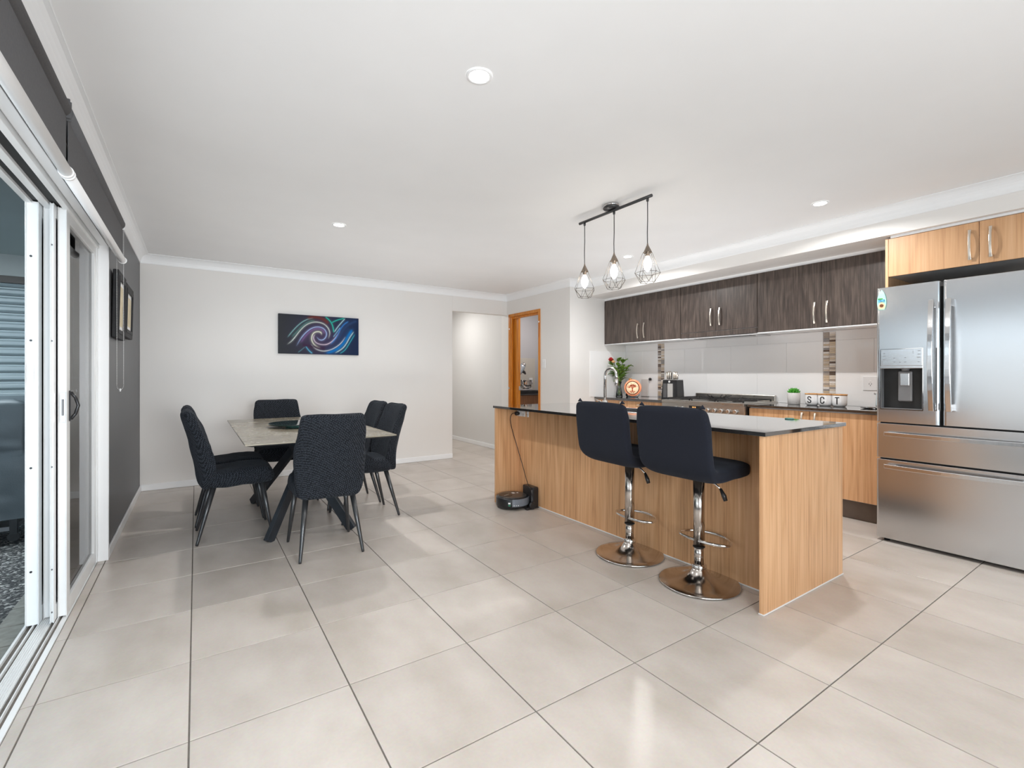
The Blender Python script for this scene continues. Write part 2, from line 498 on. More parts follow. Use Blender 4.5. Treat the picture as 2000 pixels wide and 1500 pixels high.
def floor_mat():
    m = pm('porcelain_tile', srgb(196, 186, 178), .3)
    b = m.node_tree.nodes['Principled BSDF']
    g = nd(m, 'ShaderNodeNewGeometry')
    oi = nd(m, 'ShaderNodeObjectInfo')
    ad = nd(m, 'ShaderNodeVectorMath', operation='ADD')
    sc = nd(m, 'ShaderNodeVectorMath', operation='SCALE'); sc.inputs['Scale'].default_value = 40
    cb = nd(m, 'ShaderNodeCombineXYZ')
    lk(m, oi.outputs['Random'], cb.inputs[0]); lk(m, oi.outputs['Random'], cb.inputs[2])
    lk(m, cb.outputs[0], sc.inputs[0]); lk(m, sc.outputs[0], ad.inputs[0]); lk(m, g.outputs['Position'], ad.inputs[1])
    mp = nd(m, 'ShaderNodeMapping'); mp.inputs['Scale'].default_value = (1, .6, 1); mp.inputs['Rotation'].default_value = (0, 0, .5)
    lk(m, ad.outputs[0], mp.inputs['Vector'])
    n = nd(m, 'ShaderNodeTexNoise'); n.inputs['Scale'].default_value = 4.2; n.inputs['Detail'].default_value = 7; n.inputs['Roughness'].default_value = .55
    lk(m, mp.outputs[0], n.inputs['Vector'])
    r = ramp(m, [(0.30, srgb(180, 171, 161)), (0.68, srgb(200, 192, 184)), (0.5, srgb(192, 183, 175))])
    lk(m, n.outputs[0], r.inputs[0])
    n2 = nd(m, 'ShaderNodeTexNoise'); n2.inputs['Scale'].default_value = 90; n2.inputs['Detail'].default_value = 3
    lk(m, g.outputs['Position'], n2.inputs['Vector'])
    mx = nd(m, 'ShaderNodeMix'); mx.data_type = 'RGBA'; mx.blend_type = 'OVERLAY'; mx.inputs['Factor'].default_value = .10
    lk(m, r.outputs[0], mx.inputs[6]); lk(m, n2.outputs['Color'], mx.inputs[7])
    hs = nd(m, 'ShaderNodeHueSaturation')
    mr = nd(m, 'ShaderNodeMapRange'); mr.inputs['To Min'].default_value = .965; mr.inputs['To Max'].default_value = 1.035
    lk(m, oi.outputs['Random'], mr.inputs['Value']); lk(m, mr.outputs[0], hs.inputs['Value'])
    lk(m, mx.outputs[2], hs.inputs['Color']); lk(m, hs.outputs[0], b.inputs['Base Color'])
    mr2 = nd(m, 'ShaderNodeMapRange'); mr2.inputs['To Min'].default_value = .24; mr2.inputs['To Max'].default_value = .40
    lk(m, n.outputs[0], mr2.inputs['Value']); lk(m, mr2.outputs[0], b.inputs['Roughness'])
    bp = nd(m, 'ShaderNodeBump'); bp.inputs['Strength'].default_value = .08; bp.inputs['Distance'].default_value = .001
    lk(m, n2.outputs[0], bp.inputs['Height']); lk(m, bp.outputs[0], b.inputs['Normal'])
    return m


M['tile'] = floor_mat()

# ------------------------------------------------------------------ floor of 500 mm porcelain tiles
fl = struct(MB().box(-0.66, 5.15, YF - .1, 9.3, -0.12, -0.0035).build('floor', M['grout']))
X0, Y0, SX, SY, GW = -0.0192, 1.8209, 0.5003, 0.5064, 0.0052
gx = [-0.515, -0.4752] + [X0 + SX * i for i in range(0, 11)] + [5.12]
TM = {}


def tile_obj(x0, x1, y0, y1):
    w_, h_ = round(x1 - x0, 4), round(y1 - y0, 4)
    if (w_, h_) not in TM:
        a, b_, e = w_ / 2 - GW / 2, h_ / 2 - GW / 2, .0009
        vs = [(-a, -b_, -.0035), (a, -b_, -.0035), (a, b_, -.0035), (-a, b_, -.0035),
              (-a, -b_, -e * .7), (a, -b_, -e * .7), (a, b_, -e * .7), (-a, b_, -e * .7),
              (-a + e, -b_ + e, 0), (a - e, -b_ + e, 0), (a - e, b_ - e, 0), (-a + e, b_ - e, 0)]
        fs = [(8, 9, 10, 11)]
        for i in range(4):
            j = (i + 1) % 4
            fs += [(i, j, 4 + j, 4 + i), (4 + i, 4 + j, 8 + j, 8 + i)]
        me = bpy.data.meshes.new('floor_tile'); me.from_pydata(vs, [], fs); me.update(); me.materials.append(M['tile'])
        TM[(w_, h_)] = me
    o = bpy.data.objects.new('floor_tile', TM[(w_, h_)])
    C.objects.link(o); o.parent = fl
    o.location = ((x0 + x1) / 2, (y0 + y1) / 2, 0)


ny0 = -9
for j in range(ny0, 15):
    y0 = Y0 + SY * j
    y1 = y0 + SY
    y1 = min(y1, 9.2)
    for i in range(len(gx) - 1):
        x0, x1 = gx[i], gx[i + 1]
        if x1 - x0 < .02 or y1 - y0 < .05: continue
        if y0 > YB and x1 < 2.9: continue            # hall only
        if i < 1 and (y0 > 3.9 or y1 < .3): continue
        if y0 < -1.3 and (i < 2): continue
        tile_obj(x0, x1, y0, y1)

# ------------------------------------------------------------------ walls and ceiling
DY0, DY1, DZ = 0.25, 3.92, 2.05        # sliding door opening in the left wall
wl = struct(MB().box(XL - .16, XL, DY1, 6.2, 0, ZC).box(XL - .16, XL, YF, DY0, 0, ZC).box(XL - .16, XL, DY0, DY1, DZ, ZC).build('wall_left', M['wallg']))
HX0, HZ = 3.03, 2.097
wb = struct(MB().box(XL, HX0, YB, YB + .1, 0, ZC).box(HX0, XD, YB, YB + .1, HZ, ZC).build('wall_back', M['wall'], bevel=.002))
PD0, PD1, PDZ = 5.20, 5.99, 2.10        # pantry door frame in the wall that faces the dining area
wd = struct(MB().box(XD, XD + .1, YN, PD0, 0, ZC).box(XD, XD + .1, PD1, 6.2, 0, ZC).box(XD, XD + .1, PD0, PD1, PDZ, ZC).build('wall_pantry', M['wall']))
wh = struct(MB().box(XD, XD + .1, 6.2, 9.3, 0, ZC).box(2.4, XD, 9.2, 9.3, 0, ZC).box(2.3, 2.4, YB + .1, 9.3, 0, ZC).build('wall_hall', M['wallh']))
wn = struct(MB().box(XD + .1, XK + .1, YN, YN + .1, 0, ZC).build('wall_nib', M['wall']))
wk = struct(MB().box(XK, XK + .1, YF, YN, 0, ZC).build('wall_right', M['wall']))
wf = struct(MB().box(XL - .1, .3, YF - .1, YF, 0, ZC).box(3.5, XK + .1, YF - .1, YF, 0, ZC).box(.3, 3.5, YF - .1, YF, 0, .45)
            .box(.3, 3.5, YF - .1, YF, 2.25, ZC).build('wall_front', M['wall']))
win = struct(MB().box(.3, .36, YF - .09, YF - .02, .45, 2.25).box(3.44, 3.5, YF - .09, YF - .02, .45, 2.25).box(.36, 3.44, YF - .09, YF - .02, .45, .5)
             .box(.36, 3.44, YF - .09, YF - .02, 2.2, 2.25).box(1.87, 1.93, YF - .09, YF - .02, .5, 2.2).build('window_1', M['alu']))  # unseen window, put in for light from behind the camera
MB().box(.36, 1.87, YF - .06, YF - .054, .5, 2.2).box(1.93, 3.44, YF - .06, YF - .054, .5, 2.2).build('pane', M['pane'], win)
ce = struct(MB().box(XL - .2, XK + .2, YF - .2, 9.4, ZC, ZC + .1).build('ceiling', M['ceil']))
# bulkhead over the kitchen run
bk = struct(MB().box(XBULK, XBULK + .02, YF, YN, ZS, ZC).box(XBULK + .02, XK, YF, YN, ZS, ZS + .02).build('wall_bulkhead', M['wall'], bevel=.0015))
# pantry room
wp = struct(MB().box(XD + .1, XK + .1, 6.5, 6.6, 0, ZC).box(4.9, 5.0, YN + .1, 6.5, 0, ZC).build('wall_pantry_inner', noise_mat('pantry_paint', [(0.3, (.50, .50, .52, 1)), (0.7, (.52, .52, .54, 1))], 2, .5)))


# cornices: cove profile, drop .093, reach .073
def cove(n=7):
    pts = [(0, -.093), (.006, -.093)]
    for i in range(n + 1):
        a = i / n * PI / 2
        pts.append((.008 + .062 * (1 - math.cos(a)), -.088 + .083 * math.sin(a)))
    pts += [(.073, -.005), (.073, 0), (0, 0)]
    return pts


def cornice(name, ax, fixed, a0, a1, sgn, m0=0, m1=0):
    """ax: axis the run follows; mitred ends: m0/m1 = +1 outer grows, -1 shrinks with reach"""
    pr = cove(); n = len(pr); vs = []
    for e, m in ((a0, m0), (a1, m1)):
        for d, z in pr:
            q = e + m * d
            vs.append((q, fixed + sgn * d, ZC + z) if ax == 'x' else (fixed + sgn * d, q, ZC + z))
    fs = [tuple(range(n)), tuple(range(n, 2 * n))[::-1]] + [(i, (i + 1) % n, n + (i + 1) % n, n + i) for i in range(n)]
    return struct(MB().add(vs, fs).build(name, M['trim']))


cornice('trim_1', 'y', XL, YF, YB, 1, 0, -1)
cornice('trim_2', 'x', YB, XL, XD, -1, 1, -1)
cornice('trim_3', 'y', XD, YN, YB, -1, -1, -1)
cornice('trim_4', 'x', YN, XD, XBULK, -1, -1, -1)
cornice('trim_5', 'y', XBULK, YF, YN, -1, 0, -1)


def skirt(name, x0, x1, y0, y1):
    return struct(MB().box(x0, x1, y0, y1, .001, .066).build(name, M['trim'], bevel=.004))


skirt('baseboard_left', XL, XL + .013, DY1 + .012, YB)
skirt('baseboard_back', XL + .013, HX0, YB - .013, YB)
skirt('baseboard_hall', XD - .013, XD, 6.2, 9.2)
skirt('baseboard_hall_end', 2.4, XD - .013, 9.187, 9.2)
skirt('baseboard_pantry', XD - .013, XD, YN - .013, PD0 - .005)
skirt('baseboard_nib', XD - .013, XP - .02, YN - .013, YN)

# ------------------------------------------------------------------ sliding glass door, stacked open
sd = struct(MB().box(-.66, -.50, DY0, DY1, 1.995, 2.045).build('door_1', M['alu'], bevel=.002))
h = MB().box(-.655, -.63, DY0, DY1, 1.965, 1.995).box(-.60, -.57, DY0, DY1, 1.965, 1.995).box(-.53, -.505, DY0, DY1, 1.965, 1.995)
h.build('head_track', M['alu'], sd, bevel=.002)
MB().box(-.63, -.60, DY0, DY1, 1.98, 1.9949).box(-.57, -.53, DY0, DY1, 1.98, 1.9949).build('head_channel', M['rubber'], sd)
MB().box(-.66, -.512, 3.885, 3.92, 0, 1.995).build('jamb', M['alu'], sd, bevel=.002)
MB().box(-.66, -.50, DY0, DY0 + .035, 0, 1.995).build('jamb', M['alu'], sd, bevel=.002)
MB().box(-.512, XL + .012, 3.900, 3.930, 0, 2.045).build('reveal', M['trim'], sd, bevel=.002)
MB().box(-.50, XL + .012, DY0, 3.90, 1.985, 2.0).box(XL - .005, XL + .012, DY0 - .06, 3.93, 2.0, 2.06).build('reveal', M['trim'], sd, bevel=.002)
# sill
MB().box(-.66, -.515, DY0, 3.89, -.03, -.004).build('sill', M['alug'], sd)
MB().box(-.66, -.65, DY0, 3.89, -.004, .012).box(-.535, -.515, DY0, 3.89, -.004, .004).box(-.630, -.624, DY0, 3.89, -.004, .012).build('sill_edge', M['alu'], sd, bevel=.001)
rb = MB().box(-.614, -.566, DY0, 3.89, -.004, .006)
for k in range(6): rb.box(-.613 + k * .008, -.609 + k * .008, DY0, 3.89, .006, .010)
rb.box(-.550, -.546, DY0, 3.89, -.004, .012)
rb.build('sill_rib', M['alu'], sd, bevel=.0008)


def sash(x0, x1, ya, yb, z0=.012, z1=1.975, sw=.045, nm='sash'):
    xm = (x0 + x1) / 2
    m_ = MB().box(x0, x1, ya, ya + sw, z0, z1).box(x0, x1, yb - sw, yb, z0, z1)
    m_.box(x0, x1, ya + sw, yb - sw, z0, z0 + .07).box(x0, x1, ya + sw, yb - sw, z1 - .06, z1)
    # interlock fins on the leading edge
    m_.box(x0, x0 + .003, ya - .012, ya, z0, z1).box(x1 - .003, x1, ya - .012, ya, z0, z1)
    s_ = m_.build(nm, M['alu'], sd, bevel=.0015)
    MB().box(xm - .003, xm + .003, ya + sw, yb - sw, z0 + .07, z1 - .06).build('pane', M['pane'], s_)
    return s_


s1 = sash(-.652, -.606, 3.045, 3.84)
s2 = sash(-.602, -.570, 3.105, 3.86)
s3 = sash(-.566, -.552, 3.03, 3.86, sw=.03)
s4 = sash(-.549, -.517, 3.085, 3.875, sw=.06)
for z in (.26, .74, 1.33, 1.72): MB().lathe([(.005, -.001), (.005, .0015)], (-.634, 3.044, z), 10, axis='y').build('screw', M['black'], s1)
for z in (.06, .26, .74, 1.33, 1.78): MB().lathe([(.004, -.001), (.004, .0015)], (-.561, 3.029, z), 10, axis='y').build('screw', M['greyp'], s3)
lock = MB().box(-.642, -.624, 3.040, 3.0455, 1.14, 1.22).build('latch_keep', M['chrome'], s1, bevel=.001)
lk2 = MB().box(-.541, -.521, 3.079, 3.0855, .945, 1.085).build('lock_plate', M['chrome'], s4, bevel=.001)
MB().box(-.536, -.526, 3.076, 3.0795, .975, 1.055).build('lock_plate', M['greyp'], s4)
hd = MB().box(-.517, -.511, 3.12, 3.20, .945, 1.095).build('door_handle', M['black'], s4, bevel=.006)
MB().tube([(-.51, 3.125, .955), (-.495, 3.135, .98), (-.486, 3.145, 1.02), (-.495, 3.135, 1.06), (-.51, 3.125, 1.085)], .007, 10).build('door_handle', M['black'], s4)
# ------------------------------------------------------------------ roller blinds


def blind(label, ya, yb, chain):
    t = thing('roller_blind', label, 'blind', (-.43, ya, 2.16), 0, 'roller blinds over the sliding door')
    MB().lathe([(.036, ya + .012), (.036, yb - .012)], (-.432, 0, 2.185), 24, axis='y').build('fabric_roll', M['fabr'], t)
    MB().box(-.4125, -.411, ya + .012, yb - .012, 1.955, 2.20).build('fabric', M['fabr'], t)
    MB().lathe([(.017, ya + .01), (.020, ya + .012), (.020, yb - .012), (.017, yb - .01)], (-.412, 0, 1.945), 20, axis='y').build('bottom_rail', M['trim'], t)
    for y in (ya + .006, yb - .006):
        MB().lathe([(.024, y - .004), (.024, y + .004)], (-.412, 0, 1.945), 18, axis='y').build('end_cap', M['plast'], t)
        MB().box(XL, -.40, y - .003, y + .003, 2.15, 2.225).build('bracket', M['plast'] if (chain and y > 4) else M['fabr'], t, bevel=.002)
    if chain:
        y = yb + .004
        ch = MB()
        pts = []
        for k in range(95): pts.append((-.405, y - .02, 2.15 - k * .011))
        for k in range(9):
            a = PI * k / 8
            pts.append((-.4225 + .0175 * math.cos(a), y - .02, 1.105 - .03 * math.sin(a)))
        for k in range(95): pts.append((-.44, y - .02, 1.105 + k * .011))
        for p in pts:
            ch.lathe([(.0004, -.0025), (.0023, 0), (.0004, .0025)], p, 5, cap=False)
        ch.tube([pts[0], pts[94]], .0007, 4).tube([pts[-95], pts[-1]], .0007, 4)
        ch.build('chain', M['plast'], t)
        MB().box(-.426, -.418, y - .025, y - .016, 1.062, 1.082).build('chain_weight', M['plast'], t, bevel=.003)
    return t


blind('charcoal roller blind with white tube rail, nearer one over the sliding door', .3, 2.445, False)
blind('charcoal roller blind with white tube rail and bead chain beside the framed pictures', 2.46, 4.10, True)

# ------------------------------------------------------------------ framed pictures on the grey wall


def picture(label, y0, y1, z0, z1):
    t = thing('picture_frame', label, 'picture', (XL, (y0 + y1) / 2, z0), 0, 'black framed pictures on the grey wall')
    t.rotation_euler = (0, .02, 0)
    x1 = .034; hw = (y1 - y0) / 2; H = z1 - z0; b = .055
    for (a0, a1, c0, c1) in ((-hw, -hw + b, 0, H), (hw - b, hw, 0, H), (-hw + b, hw - b, 0, b), (-hw + b, hw - b, H - b, H)):
        f = MB().box(.002, x1, a0, a1, c0, c1)
        f.build('frame_side', M['framem'], t, local=True, bevel=.006, seg=3)
    i = b * .6
    MB().box(x1 - .006, x1 + .004, -hw + i, -hw + b + .006, i, H - i).box(x1 - .006, x1 + .004, hw - b - .006, hw - i, i, H - i) \
        .box(x1 - .006, x1 + .004, -hw + b + .006, hw - b - .006, i, b + .006).box(x1 - .006, x1 + .004, -hw + b + .006, hw - b - .006, H - b - .006, H - i) \
        .build('inner_moulding', M['framem'], t, local=True, bevel=.003)
    MB().box(.018, .026, -hw + b, hw - b, b, H - b).build('mat_board', M['plast'], t, local=True)
    MB().box(.026, .0275, -hw + b + .03, hw - b - .03, b + .035, H - b - .035).build('print', noise_mat('cream_print', [(0.35, srgb(190, 176, 142)), (0.65, srgb(226, 214, 184))], 12, .5), t, local=True)
    

picture('black stepped picture frame with cream print, nearer to the sliding door', 4.10, 4.50, 1.425, 1.885)
picture('black stepped picture frame with cream print, nearer to the room corner', 4.54, 5.00, 1.465, 1.87)

# ------------------------------------------------------------------ swirl canvas on the back wall
AX0, AX1, AZ0, AZ1 = .787, 1.700, 1.428, 1.890
cv = thing('wall_canvas', 'wide canvas with blue and purple swirl painting above the dining table', 'painting', ((AX0 + AX1) / 2, YB, AZ0))
MB().box(AX0, AX1, YB - .036, YB, AZ0, AZ1).build('stretcher', noise_mat('canvas_edge', [(0.3, (.015, .02, .03, 1)), (0.7, (.02, .03, .05, 1))], 30, .7), cv, bevel=.003)
NX, NZ = 330, 164
S = [  # stroke: (width, colour, gain, points in the crop's pixels)
    (8, (.9, .97, .93), 1, [(500, 760), (560, 715), (620, 640), (690, 540), (780, 450), (880, 405), (980, 400), (1080, 430), (1150, 500), (1175, 580), (1150, 660)]),
    (6, (.55, .85, .85), .8, [(500, 650), (600, 520), (700, 420), (800, 360), (900, 335)]),
    (34, (.35, .13, .10), .8, [(800, 350), (900, 320), (1000, 330), (1090, 370), (1150, 430)]),
    (14, (.25, .45, .42), .6, [(560, 650), (640, 560), (720, 470), (820, 395), (930, 375)]),
    (9, (.62, .75, 1.0), 1.1, [(640, 780), (700, 670), (780, 570), (880, 495), (980, 475), (1070, 500), (1120, 570), (1110, 640), (1060, 690), (1000, 690), (955, 640)]),
    (16, (.45, .30, .55), .6, [(700, 740), (780, 620), (880, 530), (980, 500), (1060, 530), (1090, 590)]),
    (12, (.95, .97, .85), 1.1, [(1035, 605), (1030, 570), (990, 553), (930, 560), (885, 600), (870, 680), (900, 750), (960, 800), (1020, 815)]),
    (8, (.95, .85, .95), 1, [(930, 600), (900, 640), (915, 700), (960, 745), (1040, 765), (1130, 760), (1220, 705), (1290, 620), (1340, 540)]),
    (12, (.15, .45, .85), .9, [(1180, 760), (1290, 640), (1340, 520), (1410, 430), (1490, 385)]),
    (7, (.95, 1, 1), 1.1, [(865, 760), (920, 820), (1000, 858), (1080, 868), (1180, 850), (1280, 800), (1370, 730), (1435, 635)]),
    (34, (.03, .35, .70), 1.2, [(1100, 900), (1250, 860), (1370, 780), (1440, 690), (1500, 590), (1560, 515)]),
    (7, (.8, 1, 1), 1, [(1260, 895), (1380, 830), (1450, 750), (1510, 640), (1580, 550)]),
    (6, (.15, .7, .75), 1, [(1340, 905), (1430, 850), (1500, 745), (1600, 590)]),
    (9, (.10, .78, .66), 1.1, [(1095, 315), (1180, 380), (1225, 470), (1238, 570)]),
    (8, (.10, .78, .66), 1, [(1200, 410), (1290, 365), (1420, 335)]),
    (7, (.7, .95, 1), 1, [(1245, 560), (1300, 480), (1370, 400), (1430, 340)]),
    (6, (.5, .8, 1), .9, [(1228, 640), (1290, 560), (1345, 485)]),
    (9, (.3, .75, .95), 1, [(780, 790), (830, 860), (885, 905)]),
    (5, (.3, .55, .6), .8, [(660, 890), (720, 845), (770, 800)]),
    (30, (.10, .18, .34), .7, [(1300, 700), (1420, 480), (1560, 400), (1640, 380)]),
    (40, (.16, .08, .17), .7, [(720, 760), (900, 800), (1100, 830)]),
]
uu, vv = np.meshgrid(np.linspace(0, 1, NX), np.linspace(0, 1, NZ))
px_ = 362 + uu * 1303
py_ = (272 + (338 - 272) * uu) * vv + (908 + 22 * uu) * (1 - vv)
base = np.zeros((NZ, NX, 3))
L_, R_ = np.array([.034, .037, .042]), np.array([.008, .020, .062])
base += L_ * (1 - uu[..., None]) + R_ * uu[..., None]
rr_ = np.exp(-(((px_ - 1000) / 330) ** 2 + ((py_ - 620) / 260) ** 2))
base += rr_[..., None] * np.array([.035, .012, .04])
for wd_, col, gain, pts in S:
    P = np.array(pts, float)
    # smooth the polyline
    for _ in range(2):
        Q = [P[0]]
        for a, b in zip(P[:-1], P[1:]): Q += [a * .75 + b * .25, a * .25 + b * .75]
        Q.append(P[-1]); P = np.array(Q)
    best = np.full(px_.shape, 1e9); tb = np.zeros(px_.shape)
    n_ = len(P) - 1
    for k in range(n_):
        a, b = P[k], P[k + 1]; d = b - a; L2 = (d ** 2).sum() + 1e-9
        t = np.clip(((px_ - a[0]) * d[0] + (py_ - a[1]) * d[1]) / L2, 0, 1)
        q = np.hypot(px_ - a[0] - t * d[0], py_ - a[1] - t * d[1])
        mk = q < best
        best = np.where(mk, q, best); tb = np.where(mk, (k + t) / n_, tb)
    fade = np.clip(np.minimum(tb, 1 - tb) * 6, .15, 1)
    inten = np.exp(-(best / (wd_ * .62)) ** 2) * fade * gain * .85 + .22 * np.exp(-(best / (wd_ * 2.2)) ** 2) * fade
    inten = np.clip(inten, 0, 1)[..., None]
    c_ = np.array(col) ** 1.6 * .8
    base = base * (1 - inten) + c_ * inten
vs = [(AX0 + (AX1 - AX0) * i / (NX - 1), YB - .0365, AZ0 + (AZ1 - AZ0) * j / (NZ - 1)) for j in range(NZ) for i in range(NX)]
fs = [(j * NX + i, j * NX + i + 1, (j + 1) * NX + i + 1, (j + 1) * NX + i) for j in range(NZ - 1) for i in range(NX - 1)]
pmat = pm('painted_swirl', (0, 0, 0, 1), .6, 0, .15)
at = nd(pmat, 'ShaderNodeVertexColor'); at.layer_name = 'paint'
lk(pmat, at.outputs[0], pmat.node_tree.nodes['Principled BSDF'].inputs['Base Color'])
po = MB().add(vs, fs).build('painted_face', pmat, cv)
ca = po.data.color_attributes.new('paint', 'FLOAT_COLOR', 'POINT')
col4 = np.ones((NX * NZ, 4)); col4[:, :3] = np.clip(base.reshape(-1, 3), 0, 1)
ca.data.foreach_set('color', col4.ravel())

# ------------------------------------------------------------------ dining table
tt = thing('dining_table', 'rectangular dining table with mottled stone look top and black spider legs', 'table', (.705, 4.15, 0), 0)
MB().box(.24, 1.17, 3.20, 5.10, .748, .757).build('tabletop', M['gtop'], tt, bevel=.0015)
# under board with a bevelled black edge
ub = MB()
ub.add([(.245, 3.205, .748), (1.165, 3.205, .748), (1.165, 5.095, .748), (.245, 5.095, .748), (.28, 3.24, .736), (1.13, 3.24, .736), (1.13, 5.06, .736), (.28, 5.06, .736)],
       [(0, 1, 2, 3), (7, 6, 5, 4), (0, 4, 5, 1), (1, 5, 6, 2), (2, 6, 7, 3), (3, 7, 4, 0)])
ub.build('under_board', M['legt'], tt)
MB().box(.45, .96, 3.82, 4.48, .728, .736).build('mount_plate', M['legt'], tt)
for (fx, fy, tx, ty) in ((.42, 3.69, .80, 4.06), (.985, 3.65, .61, 4.06), (.43, 4.93, .80, 4.26), (.985, 4.93, .61, 4.26)):
    MB().bar((fx, fy, .004), (tx, ty, .728), .072, .035, up=(0, 1 if fy < 4.1 else -1, .9)).build('leg', M['legt'], tt, bevel=.003)
ls = thing('turntable', 'dark green glass turntable standing in the middle of the dining table', 'turntable', (.70, 4.15, .757))
MB().lathe([(.10, 0), (.11, .004), (.11, .018), (.09, .022)], (.70, 4.15, .757), 40).build('base', M['teal'], ls)
MB().lathe([(.226, .022), (.23, .025), (.23, .029), (.226, .032)], (.70, 4.15, .757), 64).build('disc', M['tglass'], ls)
MB().box(.755, .86, 4.10, 4.22, .789, .795).build('napkin', M['plast'], None, bevel=.002)
tag(bpy.data.objects['napkin'], 'small white napkin lying on the glass turntable', 'napkin')

# ------------------------------------------------------------------ dining chairs


def make_chair(label):
    t = thing('dining_chair', label, 'chair', (0, 0, 0), 0, 'navy covered dining chairs around the table')
    secs = sweep_secs([(.062, .375), (.035, .50), (.0, .65), (-.035, .79), (-.075, .925)],
                      [.185, .215, .222, .215, .205, .195], [.055, .05, .045, .042, .037, .030], [-.0, -.045, -.06, -.05, -.03, -.015], 26, .045, flip=-1)
    loft(MB(), secs, 44, 5.0, .011, 2).build('backrest', M['fab'], t, local=True, subs=1)
    secs = sweep_secs([(.05, .432), (.2, .430), (.35, .436), (.485, .440)],
                      [.20, .215, .225, .215, .205], [.062, .066, .070, .070, .062], [0, .012, .014, .01, .0], 26, .05, flip=-1)
    loft(MB(), secs, 40, 4.2, .010, 5).build('seat', M['fab'], t, local=True, subs=1)
    for (fx, fy, tx, ty) in ((.0, .193, .10, .145), (.0, -.193, .10, -.145), (.465, .207, .40, .165), (.465, -.207, .40, -.165)):
        a, b = Vector((fx, fy, 0.0)), Vector((tx, ty, .385))
        MB().tube([tuple(a + (b - a) * q) for q in (0, .04, .5, 1)], .01, 12, rs=[.0085, .010, .0145, .019]).build('leg', M['legm'], t, local=True)
    return t


ch0 = make_chair('navy fabric dining chair on the near short side, its knitted back toward the camera')
ch0.location = (.728, 3.155, 0); ch0.rotation_euler = (0, 0, PI / 2 - .03)
dup(ch0, (.003, 4.08, 0), 0, 'navy fabric dining chair on the left side of the table, nearer one of the pair')
dup(ch0, (-.003, 4.56, 0), 0, 'navy fabric dining chair on the left side, mostly hidden behind the nearer one')
dup(ch0, (1.415, 4.005, 0), PI, 'navy fabric dining chair on the right side of the table, nearer one of the pair')
dup(ch0, (1.415, 4.49, 0), PI, 'navy fabric dining chair on the right side of the table, behind its neighbour')
dup(ch0, (.68, 5.27, 0), -PI / 2, 'dark dining chair at the far end of the table by the back wall')

# ------------------------------------------------------------------ kitchen island
IX0, IX1, IY0, IY1, IXP = 2.287, 3.158, 1.219, 3.70, 2.532
ib = thing('island_cabinet', 'long oak laminate kitchen island with panel ends and a recessed seating side', 'island', (2.7, 2.46, 0))
ZU = ZB - .02
MB().box(IX0, IX1, IY0, IY0 + .022, .004, ZU).build('end_panel', M['oak'], ib, bevel=.001)
MB().box(IX0, IX1, IY1 - .022, IY1, .004, ZU).build('end_panel', M['oak'], ib, bevel=.001)
bx = MB().box(IXP, IXP + .018, IY0 + .022, IY1 - .022, .004, ZU)
bx.build('back_panel', M['oak'], ib)
MB().box(IXP + .018, IXP + .03, IY0 + .022, IY1 - .022, .1, ZU).box(IXP + .018, IX1 - .045, IY0 + .022, IY1 - .022, .1, .118).build('carcass', M['plast'], ib)
for k in range(4):
    y0 = IY0 + .024 + k * .61; y1 = min(y0 + .606, IY1 - .024)
    d_ = MB().box(IX1 - .02, IX1 - .002, y0, y1, .15, ZU - .004).build('door', M['oak'], ib, bevel=.001)
    MB().tube([(IX1, y1 - .05, .66), (IX1 + .028, y1 - .05, .68), (IX1 + .03, y1 - .05, .76), (IX1 + .028, y1 - .05, .84), (IX1, y1 - .05, .86)], .006, 8).build('handle', M['nickel'], d_)
MB().box(IX1 - .07, IX1 - .055, IY0 + .022, IY1 - .022, .002, .14).build('kickboard', M['kick'], ib)
MB().box(IX0 - .003, IX1 + .003, IY0 - .003, IY0, .0015, .007).box(IX0 - .003, IX0, IY0, IY0 + .025, .0015, .007).box(IXP - .004, IXP, IY0 + .022, IY1 - .022, .0015, .008).build('sealant', M['plast'], ib)
# top with a sink cut-out
SX0, SX1, SY0, SY1 = 2.70, 3.06, 2.35, 2.95
it = thing('island_benchtop', 'thin glossy black stone benchtop on the oak island', 'worktop', (2.7, 2.46, ZU))
TX0, TX1, TY0, TY1 = 2.275, 3.17, 1.205, 3.71
tp = MB()
for q in ((TX0, SX0, TY0, TY1), (SX1, TX1, TY0, TY1), (SX0, SX1, TY0, SY0), (SX0, SX1, SY1, TY1)):
    pass
o4 = [(TX0, TY0), (TX1, TY0), (TX1, TY1), (TX0, TY1)]; i4 = [(SX0, SY0), (SX1, SY0), (SX1, SY1), (SX0, SY1)]
vs = [(x, y, z) for z in (ZU, ZB) for (x, y) in o4 + i4]
fs = []
for i in range(4):
    j = (i + 1) % 4
    fs += [(i, j, 8 + j, 8 + i), (4 + i, 12 + i, 12 + j, 4 + j), (8 + i, 8 + j, 12 + j, 12 + i), (i, 4 + i, 4 + j, j)]
tp.add(vs, fs).build('stone_slab', M['bench'], it, bevel=.0015)
sk = thing('sink', 'stainless steel sink set in the black island top behind the stools', 'sink', ((SX0 + SX1) / 2, (SY0 + SY1) / 2, .70))
e = .012
MB().box(SX0 + .001, SX0 + e, SY0 + .001, SY1 - .001, .70, ZB + .004).box(SX1 - e, SX1 - .001, SY0 + .001, SY1 - .001, .70, ZB + .004) \
    .box(SX0 + e, SX1 - e, SY0 + .001, SY0 + e, .70, ZB + .004).box(SX0 + e, SX1 - e, SY1 - e, SY1 - .001, .70, ZB + .004).box(SX0 + e, SX1 - e, SY0 + e, SY1 - e, .70, .708) \
    .build('basin', M['steelh'], sk, bevel=.003)
MB().lathe([(.03, .708), (.03, .712), (.02, .711)], ((SX0 + SX1) / 2, (SY0 + SY1) / 2, 0), 20).build('drain', M['chrome'], sk)
tx, ty = 2.985, 2.985
fc = thing('tap', 'tall chrome gooseneck mixer tap rising from the island top beside the sink', 'tap', (tx, ty, ZB))
